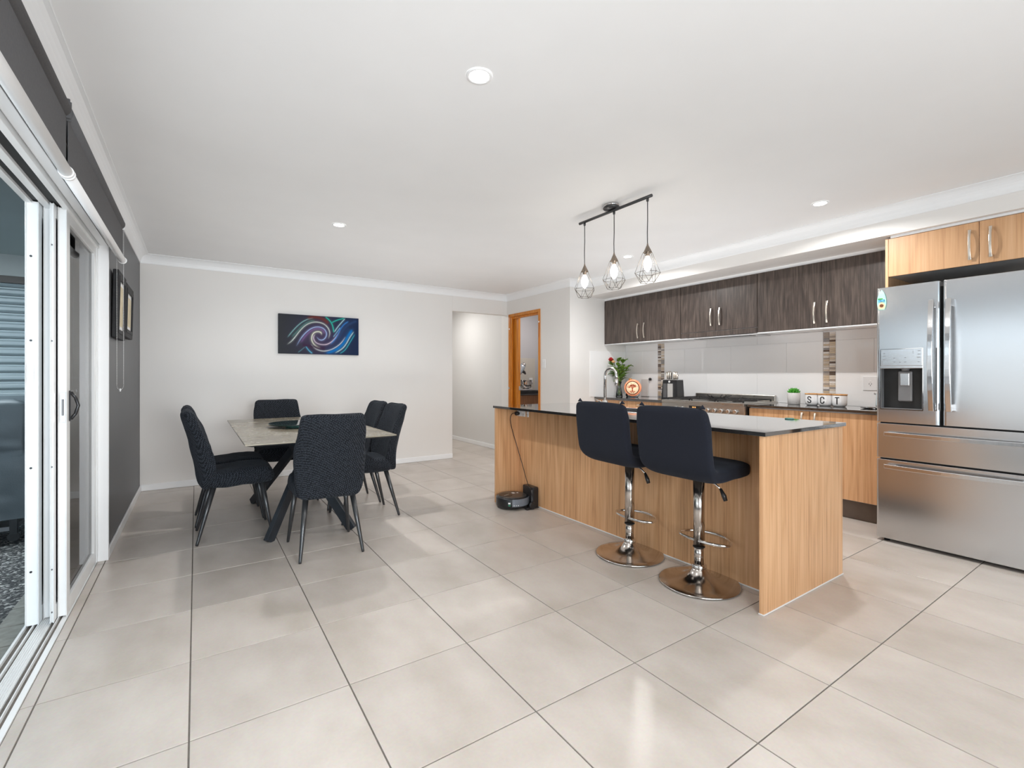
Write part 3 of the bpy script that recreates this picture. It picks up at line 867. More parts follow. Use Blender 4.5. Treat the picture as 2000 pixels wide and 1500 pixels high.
MB().lathe([(.028, 0), (.028, .004), (.024, .006), (.024, .055), (.018, .06)], (tx, ty, ZB), 24).build('tap_base', M['chrome'], fc)
pts = [(tx, ty, ZB + .05), (tx, ty, ZB + .27)]
for k in range(1, 13):
    a = PI * k / 12
    pts.append((tx + .012 * (1 - math.cos(a)) * .5, ty - .062 + .062 * math.cos(a), ZB + .27 + .072 * math.sin(a)))
pts += [(tx + .012, ty - .125, ZB + .24)]
MB().tube(pts, .0125, 12).build('spout', M['chrome'], fc)
MB().lathe([(.0155, 0), (.0155, .055)], (tx + .012, ty - .125, ZB + .19), 16).build('spray_head', M['chrome'], fc)
MB().tube([(tx, ty + .02, ZB + .035), (tx - .01, ty + .055, ZB + .05), (tx - .015, ty + .09, ZB + .06)], .006, 10).build('lever', M['chrome'], fc)


# ------------------------------------------------------------------ outlets and switches
def plate(name, label, cat, origin, nrm, wdt, hgt, gang=1, kind='outlet'):
    """wall plate: nrm 'x-' or 'y-' is the direction it faces; origin is its centre on the wall."""
    t = thing(name, label, cat, origin)
    x, y, z = origin
    def bxx(a0, a1, z0, z1, d0, d1):
        return MB().box(x - d1, x - d0, y + a0, y + a1, z + z0, z + z1) if nrm == 'x-' else MB().box(x + a0, x + a1, y - d1, y - d0, z + z0, z + z1)
    bxx(-wdt / 2, wdt / 2, -hgt / 2, hgt / 2, 0, .008).build('plate', M['plast'], t, bevel=.003)
    if kind == 'switch':
        for k in range(3): bxx(-.008, .008, hgt * (.22 - k * .22) - .009, hgt * (.22 - k * .22) + .009, .008, .012).build('switch', M['plast'], t, bevel=.002)
    else:
        for g in range(gang):
            c = (g - (gang - 1) / 2) * wdt / gang * 1.0
            for (dy, dz) in ((-.009, -.004), (.009, -.004), (0, -.018)):
                bxx(c + dy - .002, c + dy + .002, dz - .005, dz + .005, .0078, .0086).build('pin_slot', M['black'], t)
            bxx(c - .008, c + .008, .012, .024, .008, .0115).build('switch', M['plast'], t, bevel=.001)
    return t


plate('power_outlet', 'white double power outlet under the black top of the island', 'outlet', (IXP, 3.615, .815), 'x-', .13, .052, 2)
plate('power_outlet', 'small round edged white outlet beside the double one on the island', 'outlet', (IXP, 3.512, .815), 'x-', .028, .052, 1)
plate('light_switch', 'tall white light switch on the wall right of the timber doorway', 'switch', (XD, 5.12, 1.335), 'x-', .075, .118, 1, 'switch')
plate('power_outlet', 'white power outlet on the tiled splashback beside the fridge', 'outlet', (XK - .009, 1.70, 1.10), 'x-', .115, .125, 1)

# ------------------------------------------------------------------ robot vacuum, dock and cable
rx, ry = 2.35, 3.50
rv = thing('robot_vacuum', 'round black and grey robot vacuum parked on the floor at the island end', 'vacuum', (rx, ry, 0))
MB().lathe([(.13, .010), (.142, .016), (.146, .03), (.146, .088), (.142, .098), (.13, .103)], (rx, ry, 0), 48).build('body', M['black'], rv)
MB().lathe([(.128, .1015), (.128, .106), (.12, .108), (.0, .109)], (rx, ry, 0), 40).build('top_cover', noise_mat('graphite', [(0.3, (.05, .047, .045, 1)), (0.7, (.06, .057, .055, 1))], 20, .3), rv)
# grey side bumper, an arc facing the camera side
ar = MB()
vs, fs = [], []
K = 26
for k in range(K + 1):
    a = math.radians(-124 + 122 * k / K)
    for r_, z_ in ((.148, .035), (.151, .035), (.151, .098), (.148, .098)):
        vs.append((rx + r_ * math.cos(a), ry + r_ * math.sin(a), z_))
for k in range(K):
    for q in range(4):
        fs.append((k * 4 + q, k * 4 + (q + 1) % 4, (k + 1) * 4 + (q + 1) % 4, (k + 1) * 4 + q))
fs += [(0, 1, 2, 3), (K * 4 + 3, K * 4 + 2, K * 4 + 1, K * 4)]
ar.add(vs, fs).build('bumper', noise_mat('slate_bumper', [(0.3, (.15, .17, .20, 1)), (0.7, (.18, .20, .235, 1))], 20, .35), rv)
MB().lathe([(.062, .1085), (.062, .1105)], (rx - .06, ry + .02, 0), 32).build('button_panel', M['black'], rv)
for k in range(5): MB().box(rx - .09 + k * .014, rx - .085 + k * .014, ry - .012 + k * .006, ry - .006 + k * .006, .1105, .1112).build('touch_icon', M['plast'], rv)
a = math.radians(-118)
MB().box(rx + .02, rx + .045, ry + .02, ry + .05, .1088, .1096).box(rx + .06, rx + .075, ry + .01, ry + .03, .1088, .1096).build('badge', M['plast'], rv)
for k in range(3):
    an_ = math.radians(-118 + k * 7)
    MB().lathe([(.004, -.0012), (.004, .0012)], (rx + .1515 * math.cos(an_), ry + .1515 * math.sin(an_), .046), 8, axis='y').build('logo_mark', M['plast'], rv)
for q, (m_, z_) in enumerate((('plast', .064), ('stick', .046))):
    an = math.radians(-134)
    c_ = (rx + .1465 * math.cos(an), ry + .1465 * math.sin(an))
    tn = (-math.sin(an), math.cos(an))
    nn = (math.cos(an), math.sin(an))
    ring = [(c_[0] + tn[0] * s1_ * .010, c_[1] + tn[1] * s1_ * .010, z_ + s2_ * .007) for s1_, s2_ in ((-1, -1), (1, -1), (1, 1), (-1, 1))]
    MB().extrude(ring, (nn[0] * .0012, nn[1] * .0012, 0)).build('sticker', M[m_], rv)
for sx_, sy_ in ((0, .08), (0, -.08)): MB().lathe([(.022, -.012), (.022, .012)], (rx + sx_, ry + sy_, .0225), 16, axis='y').build('wheel', M['rubber'], rv)
dk = thing('charging_dock', 'black charging dock standing behind the robot vacuum against the island panel', 'dock', (2.49, 3.42, 0))
MB().box(2.462, 2.526, 3.342, 3.505, .004, .183).build('tower', M['black'], dk, bevel=.012, seg=3)
MB().box(2.459, 2.4625, 3.352, 3.362, .05, .16).build('indicator_strip', M['greyp'], dk, bevel=.001)
MB().box(2.43, 2.52, 3.33, 3.36, .0, .012).box(2.38, 2.462, 3.318, 3.352, 0, .02).build('ramp', M['black'], dk, bevel=.004)
wh_ = MB().lathe([(.03, -.012), (.033, 0), (.03, .012)], (2.44, 3.32, .034), 20, axis='y').build('side_roller', M['black'], dk)
cb = thing('power_cable', 'thin black power cable hanging from the island outlet down to the dock', 'cable', (2.5, 3.64, .8))
cable = [(2.497, 3.652, .815), (2.475, 3.652, .822), (2.444, 3.655, .812), (2.430, 3.655, .768), (2.439, 3.655, .71), (2.467, 3.652, .613), (2.492, 3.645, .534),
         (2.498, 3.61, .448), (2.508, 3.574, .357), (2.510, 3.548, .299), (2.500, 3.500, .235), (2.452, 3.395, .192), (2.447, 3.348, .15), (2.440, 3.318, .10), (2.446, 3.312, .05), (2.50, 3.318, .008)]
P = np.array(cable)
for _ in range(3):
    Q = [P[0]]
    for a_, b_ in zip(P[:-1], P[1:]): Q += [a_ * .75 + b_ * .25, a_ * .25 + b_ * .75]
    Q.append(P[-1]); P = np.array(Q)
MB().tube([tuple(p) for p in P], .0032, 8).build('cord', M['black'], cb)
MB().lathe([(.018, -.036), (.020, -.02), (.016, 0)], (IXP - .008, 3.650, .815), 16, axis='x').build('plug', M['black'], cb)


# ------------------------------------------------------------------ bar stools
def make_stool(label):
    t = thing('bar_stool', label, 'stool', (0, 0, 0), 0, 'navy covered gas lift stools at the island')
    MB().lathe([(.205, 0), (.215, .003), (.218, .008), (.21, .012), (.17, .017), (.12, .026), (.08, .042), (.055, .062), (.042, .078), (.036, .09)], (0, 0, 0), 64).build('base', M['chromew'], t, local=True)
    MB().lathe([(.038, .086), (.042, .09), (.042, .104), (.034, .110)], (0, 0, 0), 32).build('collar', M['chrome'], t, local=True)
    MB().lathe([(.0265, .105), (.0265, .215)], (0, 0, 0), 32).build('lower_column', M['chromew'], t, local=True)
    MB().lathe([(.0325, .203), (.0325, .209)], (0, 0, 0), 32).build('column_ring', M['rubber'], t, local=True)
    MB().lathe([(.031, .209), (.031, .600)], (0, 0, 0), 32).build('upper_column', M['chromew'], t, local=True)
    # D shaped footrest
    pts = []
    for k in range(0, 25):
        a = -PI / 2 - .1 + (PI + .2) * k / 24
        pts.append((.03 + .135 * math.cos(a), .155 * math.sin(a), .243))
    pts = [(-.02, .0, .243), (-.02, -.035, .243), (.0, -.12, .243)] + pts[1:-1] + [(.0, .12, .243), (-.02, .035, .243)]
    P_ = np.array(pts)
    for _ in range(2):
        Q = []
        for a_, b_ in zip(P_, np.roll(P_, -1, 0)): Q += [a_ * .75 + b_ * .25, a_ * .25 + b_ * .75]
        P_ = np.array(Q)
    MB().tube([tuple(p) for p in P_], .0085, 10, closed=True).build('footrest', M['chrome'], t, local=True)
    MB().tube([(.0, -.03, .59), (.0, -.10, .575), (.0, -.135, .55)], .005, 8).build('lever', M['chrome'], t, local=True)
    MB().tube([(.0, -.130, .556), (.0, -.150, .520), (.0, -.160, .495)], .01, 10, rs=[.007, .013, .011]).build('lever_grip', M['black'], t, local=True)
    MB().box(-.08, .08, -.07, .07, .596, .610).build('seat_plate', M['legm'], t, local=True)
    path = [(-.262, 1.006), (-.250, .90), (-.240, .80), (-.230, .73), (-.216, .685), (-.185, .655), (-.13, .645), (-.02, .645), (.08, .650), (.19, .656)]
    P_ = np.array(path)
    d = np.r_[0, np.cumsum(np.hypot(*np.diff(P_, axis=0).T))]
    from_s = np.linspace(0, d[-1], 44)
    xs, zs = np.interp(from_s, d, P_[:, 0]), np.interp(from_s, d, P_[:, 1])
    for _ in range(3):
        xs[1:-1] = (xs[:-2] + xs[1:-1] * 2 + xs[2:]) / 4; zs[1:-1] = (zs[:-2] + zs[1:-1] * 2 + zs[2:]) / 4
    dx, dz = np.gradient(xs), np.gradient(zs)
    secs = []
    L = d[-1]
    for x, z, a_, b_, q in zip(xs, zs, dx, dz, from_s):
        ang = math.atan2(-a_, b_)
        hw = np.interp(q, [0, .1, .25, .36, .45, .7, L], [.212, .224, .224, .220, .214, .212, .20])
        ht = np.interp(q, [0, .2, .33, .45, .6, L], [.028, .032, .036, .044, .046, .044])
        cap = .04
        k = 1
        if q < cap: k = math.sqrt(max(0, 1 - (1 - q / cap) ** 2))
        if L - q < cap: k = math.sqrt(max(0, 1 - (1 - (L - q) / cap) ** 2))
        secs.append((x, z, ang, hw - (1 - k) * .02, max(ht * k, .003), 0))
    loft(MB(), secs, 40, 4.5, .004, 3).build('padded_seat', M['fabs'], t, local=True, subs=1)
    # corner tips of the stretch cover
    for s_ in (-1, 1):
        MB().lathe([(.016, 0), (.009, .010), (.001, .021)], (-.258, s_ * .19, 1.000), 10).build('cover_tip', M['fabs'], t, local=True)
    return t


st0 = make_stool('navy covered bar stool nearer to the camera, seat turned to the island end')
st0.location = (2.356, 1.621, 0); st0.rotation_euler = (0, 0, .02)
dup(st0, (2.353, 2.13, 0), -.03, 'navy covered bar stool farther along the island, left of the other one')


# ------------------------------------------------------------------ kitchen run
def bow_handle(x, y, z0, z1, parent, r=.006, out=.03, mat='nickel'):
    pts = []
    for k in range(9):
        u = k / 8
        pts.append((x - .014 - (out - .014) * (1 - (2 * u - 1) ** 2), y, z0 + (z1 - z0) * u))
    m_ = MB()
    vs, fs = [], []
    for i, p in enumerate(pts):
        for a_, b_ in ((-1, -1), (1, -1), (1, 1), (-1, 1)):
            vs.append((p[0] + a_ * .003, p[1] + b_ * (.0085 if i in (0, 8) else .0065), p[2]))
    for i in range(8):
        for q in range(4): fs.append((i * 4 + q, i * 4 + (q + 1) % 4, (i + 1) * 4 + (q + 1) % 4, (i + 1) * 4 + q))
    fs += [(0, 1, 2, 3), (35, 34, 33, 32)]
    m_.add(vs, fs)
    m_.box(x - .016, x, y - .005, y + .005, z0 + .01, z0 + .02).box(x - .016, x, y - .005, y + .005, z1 - .02, z1 - .01)
    return m_.build('handle', M[mat], parent, bevel=.0015)


def hbow_handle(x, y0, y1, z, parent):
    m_ = MB(); vs, fs = [], []
    for k in range(9):
        u = k / 8
        px = x - .014 - .016 * (1 - (2 * u - 1) ** 2); py = y0 + (y1 - y0) * u
        for a_, b_ in ((-1, -1), (1, -1), (1, 1), (-1, 1)): vs.append((px + a_ * .003, py, z + b_ * .0065))
    for i in range(8):
        for q in range(4): fs.append((i * 4 + q, i * 4 + (q + 1) % 4, (i + 1) * 4 + (q + 1) % 4, (i + 1) * 4 + q))
    fs += [(0, 1, 2, 3), (35, 34, 33, 32)]
    m_.add(vs, fs).box(x - .016, x, y0 + .01, y0 + .02, z - .004, z + .004).box(x - .016, x, y1 - .02, y1 - .01, z - .004, z + .004)
    return m_.build('handle', M['nickel'], parent, bevel=.0015)


OG = 'dark wenge overhead cupboards'
Z0O, Z1O = 1.592, 2.172


def overhead(label, y0, ym, y1, zb, zh0, zh1, hood=False):
    t = thing('overhead_cupboard', label, 'cupboard', (XO, (y0 + y1) / 2, Z0O), 0, OG)
    MB().box(XO + .02, XK - .011, y0 + .0005, y1 - .0005, Z0O + .001, Z1O).build('carcass', M['trim'], t)
    for (a, b, hy) in ((y0, ym, ym - .05), (ym, y1, ym + .05)):
        d_ = MB().box(XO, XO + .018, a + .0015, b - .0015, zb, Z1O - .002).build('door', M['wenge'], t, bevel=.001)
        bow_handle(XO, hy, zh0, zh1, d_)
    if hood:
        MB().box(XO, XO + .018, y0 + .0015, y1 - .0015, Z0O, zb - .004).build('hood_fascia', M['wenge'], t, bevel=.001)
        MB().box(XO + .04, XK - .05, y0 + .06, y1 - .06, Z0O - .012, Z0O).build('rangehood', M['steelh'], t, bevel=.002)
        MB().box(XO + .08, XO + .20, y0 + .12, y1 - .12, Z0O - .015, Z0O - .012).build('rangehood_filter', M['greyp'], t)
    return t


overhead('dark wenge double overhead cupboard at the left end, above the flowers', 3.375, 3.935, YN - .012, Z0O, 1.635, 1.82)
overhead('dark wenge overhead cupboard with rangehood above the cooker', 2.495, 2.935, 3.372, Z0O + .055, 1.70, 1.885, True)
overhead('dark wenge double overhead cupboard next to the fridge, above the canisters', 1.40, 1.925, 2.492, Z0O, 1.63, 1.82)
struct(MB().box(XO + .012, XO + .03, 1.36, YN, Z1O + .0005, ZS).build('trim_6', M['trim']))
struct(MB().box(XO + .002, XO + .022, 1.36, YN, Z0O - .009, Z0O - .0125).box(XO + .002, XO + .018, 1.36, 2.49, Z0O - .014, Z0O - .001)
       .box(XO + .002, XO + .018, 3.38, YN - .012, Z0O - .014, Z0O - .001).build('trim_7', M['trim']))

BG = 'oak base cupboards of the kitchen run'


def base_unit(label, y0, y1, fronts, xk=XP):
    t = thing('base_cupboard', label, 'cupboard', (XP, (y0 + y1) / 2, 0), 0, BG)
    MB().box(XP + .02, XK - .012, y0 + .001, y1 - .001, .155, ZU - .001).build('carcass', M['plast'], t)
    MB().box(XP + .055, XP + .07, y0 + .001, y1 - .001, .002, .155).build('kickboard', M['kick'], t)
    for (kind, a, b, z0, z1, hy) in fronts:
        d_ = MB().box(XP, XP + .018, a + .0015, b - .0015, z0, z1).build(kind, M['oak'], t, bevel=.001)
        if kind == 'door': bow_handle(XP, hy, z1 - .20, z1 - .012, d_)
        else: hbow_handle(XP, hy - .095, hy + .095, (z0 + z1) / 2 + .015, d_)
    return t


ZT = ZU - .012
base_unit('oak base cupboard with two doors between cooker and fridge', 1.372, 2.485, [('door', 1.372, 1.95, .16, ZT, 1.90), ('door', 1.95, 2.485, .16, ZT, 2.005)])
base_unit('oak drawer unit left of the cooker, under the knife block', 3.475, 4.06, [('drawer', 3.475, 4.06, .75, ZT, 3.76), ('drawer', 3.475, 4.06, .46, .745, 3.76), ('drawer', 3.475, 4.06, .16, .455, 3.76)])
base_unit('oak base cupboard at the far left end of the kitchen run', 4.062, YN - .014, [('door', 4.062, YN - .014, .16, ZT, 4.12)])
XT = 4.375
tag(MB().box(XT, XK - .011, 1.37, 2.492, ZU, ZB).build('benchtop', M['bench'], bevel=.0015), 'glossy black benchtop between cooker and fridge holding the canisters', 'worktop')
tag(MB().box(XT, XK - .011, 3.463, YN - .012, ZU, ZB).build('benchtop', M['bench'], bevel=.0015), 'glossy black benchtop left of the cooker holding flowers and knife block', 'worktop')

# splashback tiles and mosaic strips on the kitchen wall, return panel on the nib wall
gr = MB().box(XK - .003, XK, 1.34, YN, ZB - .02, Z0O + .005).build('splash_bed', M['plast'], wk)
SM = {}
def stile(y0, y1, z0, z1):
    MB().box(XK - .010, XK - .003, y0 + .0008, y1 - .0008, z0 + .0008, z1 - .0008).build('splash_tile', M['splash'], wk, bevel=.0006, seg=1)
ms = [(1.975, 2.083), (3.918, 4.022)]
rows = [(ZB, 1.20), (1.20, 1.50), (1.50, Z0O)]
for ri, (z0, z1) in enumerate(rows):
    for (a, b) in ((1.345, 1.975), (2.083, 3.918), (4.022, YN - .010)):
        y = b
        off = .0 if ri % 2 == 0 else .30
        cuts = [b]
        y = b - (.6 - off)
        while y > a + .05:
            cuts.append(y); y -= .6
        cuts.append(a)
        for k in range(len(cuts) - 1): stile(cuts[k + 1], cuts[k], z0, z1)
MM = [noise_mat('mosaic_' + n_, [(0.3, srgb(*a_)), (0.7, srgb(*b_))], 60, r_) for n_, a_, b_, r_ in (
    ('cream', (205, 190, 172), (222, 210, 196), .35), ('taupe', (160, 145, 132), (182, 168, 155), .3), ('grey', (140, 134, 130), (168, 162, 158), .2),
    ('brown', (88, 68, 56), (112, 90, 74), .25), ('pearl', (220, 212, 205), (238, 232, 226), .12), ('sand', (190, 168, 140), (208, 188, 162), .35))]
MW = (0, 0, 1, 1, 2, 2, 3, 4, 4, 5, 5)
mesh_by = {}
for (a, b) in ms:
    wc = (b - a - .004) / 2
    for c in range(2):
        z = ZB + .001
        while z < Z0O - .017:
            mi = random.choice(MW)
            ky = (mi, round(wc, 4))
            if ky not in mesh_by:
                m_ = MB().box(-.005, .0, -wc / 2 + .0012, wc / 2 - .0012, .0012, .0178)
                ob = m_.build('mosaic_tile', MM[mi], wk, local=True, bevel=.0007, seg=1)
                mesh_by[ky] = ob
            else:
                ob = mesh_by[ky].copy(); C.objects.link(ob)
            ob.location = (XK - .0045, a + .002 + wc * (c + .5), z)
            z += .0186
MB().box(4.30, XK - .010, YN - .008, YN - .0005, ZB, 1.50).build('splash_panel', M['splash'], wn, bevel=.001)

# ------------------------------------------------------------------ range cooker
RY0, RY1, RXF, RZ = 2.497, 3.458, 4.335, .905
RY0 = 2.50; RY1 = 3.455
rg = thing('range_cooker', 'wide stainless steel range cooker with gas hob between the benchtops', 'cooker', (4.65, (RY0 + RY1) / 2, 0))
MB().box(RXF + .03, XK - .014, RY0 + .004, RY1 - .004, .10, RZ - .03).build('body', M['steelr'], rg)
MB().box(RXF, XK - .014, RY0, RY1, RZ - .03, RZ).build('hob_top', M['steelr'], rg, bevel=.004)
MB().box(RXF + .006, RXF + .03, RY0, RY1, .745, RZ - .031).build('control_panel', M['steelr'], rg, bevel=.003)
od = MB().box(RXF + .004, RXF + .03, RY0 + .004, RY1 - .004, .18, .738).build('oven_door', M['steelr'], rg, bevel=.004)
MB().box(RXF + .002, RXF + .004, RY0 + .12, RY1 - .12, .27, .62).build('oven_window', M['black'], od)
MB().tube([(RXF - .03, RY0 + .06, .69), (RXF - .03, RY1 - .06, .69)], .011, 12).box(RXF - .03, RXF + .004, RY0 + .09, RY0 + .105, .683, .697).box(RXF - .03, RXF + .004, RY1 - .105, RY1 - .09, .683, .697).build('handle', M['chrome'], od)
MB().box(RXF + .05, RXF + .07, RY0 + .01, RY1 - .01, .02, .17).build('kickboard', M['steeld'], rg)
for yy in (RY0 + .06, RY1 - .06): MB().lathe([(.02, 0), (.02, .10)], (RXF + .12, yy, 0), 12).lathe([(.02, 0), (.02, .10)], (XK - .1, yy, 0), 12).build('foot', M['black'], rg)
MB().box(RXF + .003, RXF + .006, 2.955, 3.105, .805, .855).build('display', M['black'], rg, bevel=.001)
for k in range(3): MB().box(RXF + .002, RXF + .003, 3.055 - k * .016, 3.063 - k * .016, .832, .846).build('digit', M['amber'], rg)
for yy in (3.255, 3.178, 2.880, 2.805, 2.732, 2.656, 2.582):
    kb = MB().lathe([(.024, .006), (.022, -.006), (.021, -.018), (.016, -.022)], (RXF, yy, .820), 20, axis='x').build('knob', M['steelh'], rg)
    MB().box(RXF - .030, RXF - .018, yy - .004, yy + .004, .803, .837).build('knob_grip', M['chrome'], kb, bevel=.002)
MB().box(XK - .045, XK - .014, RY0 + .015, RY1 - .015, RZ, .968).build('splash_rail', M['steelr'], rg, bevel=.006)
# burners and trivets
tz = RZ + .020
def trivet(x0, x1, y0, y1):
    m_ = MB()
    for (p, q) in (((x0, y0), (x1, y0)), ((x1, y0), (x1, y1)), ((x1, y1), (x0, y1)), ((x0, y1), (x0, y0)), (((x0 + x1) / 2, y0), ((x0 + x1) / 2, y1)), ((x0, (y0 + y1) / 2), (x1, (y0 + y1) / 2))):
        m_.bar((p[0], p[1], tz), (q[0], q[1], tz), .010, .010)
    for x in (x0, x1):
        for y in (y0, y1): m_.box(x - .006, x + .006, y - .006, y + .006, RZ, tz)
    for cx_ in (x0 + (x1 - x0) * .27, x0 + (x1 - x0) * .73):
        for k in range(4):
            a = PI / 4 + k * PI / 2
            m_.bar((cx_ + .025 * math.cos(a), (y0 + y1) / 2 + .025 * math.sin(a), tz + .003), (cx_ + .10 * math.cos(a), (y0 + y1) / 2 + .10 * math.sin(a), tz + .003), .007, .008)
    return m_.build('trivet', M['iron'], rg)
trivet(RXF + .06, XK - .08, RY0 + .04, RY0 + .31)
trivet(RXF + .06, XK - .08, RY0 + .34, RY0 + .61)
trivet(RXF + .06, XK - .08, RY0 + .64, RY1 - .04)
for (bx_, by_, br) in ((RXF + .19, RY0 + .175, .035), (XK - .20, RY0 + .175, .045), (RXF + .30, RY0 + .475, .065), (RXF + .19, RY1 - .17, .045), (XK - .20, RY1 - .17, .035)):
    MB().lathe([(br + .012, 0), (br + .012, .006), (br, .012), (br * .7, .014)], (bx_, by_, RZ), 24).build('burner', M['iron'], rg)
wr = MB()
wc_ = (RXF + .30, RY0 + .475)
wr.lathe([(.085, 0), (.092, .004), (.085, .008)], (wc_[0], wc_[1], tz + .006), 28, cap=False)
for k in range(6):
    a = k * PI / 3 + .2
    wr.bar((wc_[0] + .085 * math.cos(a), wc_[1] + .085 * math.sin(a), tz + .008), (wc_[0] + .15 * math.cos(a), wc_[1] + .15 * math.sin(a), tz + .036), .008, .010)
wr.build('wok_ring', M['iron'], rg)

# ------------------------------------------------------------------ fridge
FY0, FYm, FY1 = .550, .9945, 1.350
fg = thing('fridge', 'tall stainless steel french door fridge with two bottom drawers', 'fridge', (XF + .4, .97, 0))
MB().box(XF + .075, XK - .06, FY0 + .012, FY1 - .008, .05, 1.765).build('body', M['steeld'], fg, bevel=.004)
def rdoor(name, y0, y1, z0, z1, hole=None, r=.02, bulge=.0):
    """door slab with rounded vertical edges; an optional rectangular hole (y0,y1,z0,z1)."""
    prof = []
    n_ = 5
    for k in range(n_ + 1):
        a = PI / 2 * k / n_
        prof.append((XF + r - r * math.sin(a), y0 + r - r * math.cos(a)))
    for k in range(1, 12):
        u = k / 12
        prof.append((XF - bulge * 4 * u * (1 - u), y0 + r + (y1 - y0 - 2 * r) * u))
    for k in range(n_ + 1):
        a = PI / 2 * (1 - k / n_)
        prof.append((XF + r - r * math.sin(a), y1 - r + r * math.cos(a)))
    ring = prof + [(XF + .068, y1), (XF + .068, y0)]
    return ring
def slab(name, y0, y1, z0, z1, r=.018):
    m_ = MB().prism(rdoor(name, y0, y1, z0, z1, r=r), z0, z1)
    return m_.build(name, M['steel'], fg, bevel=.002)
DZ0, DZ1 = .935, 1.352
DYa, DYb = 1.090, 1.322
# left door in four pieces around the dispenser opening, joined in one mesh
ld = MB()
ld.prism(rdoor('', FYm + .008, FY1, 0, 0), .842, DZ0).prism(rdoor('', FYm + .008, FY1, 0, 0), DZ1, 1.79)
rg1 = [p for p in rdoor('', FYm + .008, FY1, 0, 0)]
ld.box(XF, XF + .068, FYm + .026, DYa, DZ0, DZ1).box(XF + .018, XF + .068, FYm + .008, FYm + .026, DZ0, DZ1)
lo = [p for p in rdoor('', FYm + .008, FY1, 0, 0) if p[1] < FYm + .0265 and p[0] < XF + .02]
ld.prism(lo + [(XF + .018, FYm + .026)], DZ0, DZ1)
hi = [p for p in rdoor('', FYm + .008, FY1, 0, 0) if p[1] >= FY1 - .0181 and p[0] < XF + .02]
ld.box(XF, XF + .068, DYb, FY1 - .018, DZ0, DZ1).box(XF + .018, XF + .068, FY1 - .018, FY1, DZ0, DZ1).prism(hi + [(XF + .018, FY1 - .018)], DZ0, DZ1)
ldo = ld.build('left_door', M['steel'], fg)
rdo = slab('right_door', FY0, FYm - .007, .842, 1.79)
dr1 = slab('upper_drawer', FY0, FY1, .590, .832)
dr2 = slab('lower_drawer', FY0, FY1, .024, .578)
MB().box(XF + .05, XF + .08, FY0 + .01, FY1 - .01, .05, 1.76).build('door_seal', M['rubber'], fg)
for yy in (FY0 + .06, FY1 - .05): MB().lathe([(.018, 0), (.018, .03)], (XF + .05, yy, 0), 12).box(XF + .02, XF + .09, yy - .03, yy + .03, .02, .055).build('foot', M['black'], fg)
# dispenser
dm = MB().box(XF + .055, XF + .06, DYa, DYb, DZ0, DZ1).box(XF + .0, XF + .055, DYa, DYa + .003, DZ0, 1.235).box(XF + .0, XF + .055, DYb - .003, DYb, DZ0, 1.235)
dm.box(XF, XF + .055, DYa, DYb, DZ0, DZ0 + .006).build('dispenser_recess', M['greyp'], ldo)
dp = MB().box(XF - .002, XF + .05, DYa, DYb, 1.238, DZ1).build('dispenser_panel', M['steelh'], ldo, bevel=.002)
MB().box(XF - .004, XF + .05, DYa - .002, DYb + .002, 1.218, 1.238).build('dispenser_shelf', M['steelh'], ldo, bevel=.002)
MB().box(XF - .001, XF + .004, DYa - .004, DYa, DZ0 - .004, DZ1 + .004).box(XF - .001, XF + .004, DYb, DYb + .004, DZ0 - .004, DZ1 + .004) \
    .box(XF - .001, XF + .004, DYa, DYb, DZ0 - .004, DZ0 + .002).box(XF - .001, XF + .004, DYa, DYb, DZ1, DZ1 + .004).build('dispenser_trim', M['chrome'], ldo)
MB().box(XF + .035, XF + .055, 1.155, 1.235, .99, 1.20).build('dispenser_paddle', M['greyp'], ldo, bevel=.008)
MB().box(XF + .031, XF + .035, 1.17, 1.22, 1.10, 1.185).build('dispenser_paddle', M['steelh'], ldo, bevel=.004)
MB().lathe([(.02, -.016), (.024, 0)], (XF + .03, 1.19, 1.218), 16).build('dispenser_nozzle', M['greyp'], ldo)
for (yy, zz, wy) in ((1.30, 1.325, .012), (1.30, 1.305, .014), (1.30, 1.282, .016), (1.243, 1.29, .012), (1.243, 1.263, .010), (1.212, 1.262, .010), (1.182, 1.262, .012), (1.182, 1.293, .010),
                     (1.108, 1.336, .014), (1.108, 1.314, .016), (1.11, 1.292, .018), (1.11, 1.262, .010), (1.14, 1.322, .003), (1.14, 1.332, .003)):
    MB().box(XF - .0027, XF - .002, yy - wy / 2, yy + wy / 2, zz - .0016, zz + .0016).build('panel_mark', M['greyp'], dp)


def fridge_vhandle(y, parent):
    vs, fs = [], []
    N = 16
    for k in range(N + 1):
        u = k / N
        z = .935 + (1.665 - .935) * u
        x = XF - .042 - .030 * (1 - (2 * u - 1) ** 2)
        for a_, b_ in ((-1, -1), (1, -1), (1, 1), (-1, 1)): vs.append((x + a_ * .007, y + b_ * .014, z))
    for i in range(N):
        for q in range(4): fs.append((i * 4 + q, i * 4 + (q + 1) % 4, (i + 1) * 4 + (q + 1) % 4, (i + 1) * 4 + q))
    fs += [(0, 1, 2, 3), (N * 4 + 3, N * 4 + 2, N * 4 + 1, N * 4)]
    MB().add(vs, fs).box(XF - .04, XF + .002, y - .011, y + .011, .94, .985).box(XF - .04, XF + .002, y - .011, y + .011, 1.615, 1.66).build('handle', M['steelh'], parent, bevel=.003)


fridge_vhandle(1.034, ldo)
fridge_vhandle(.948, rdo)


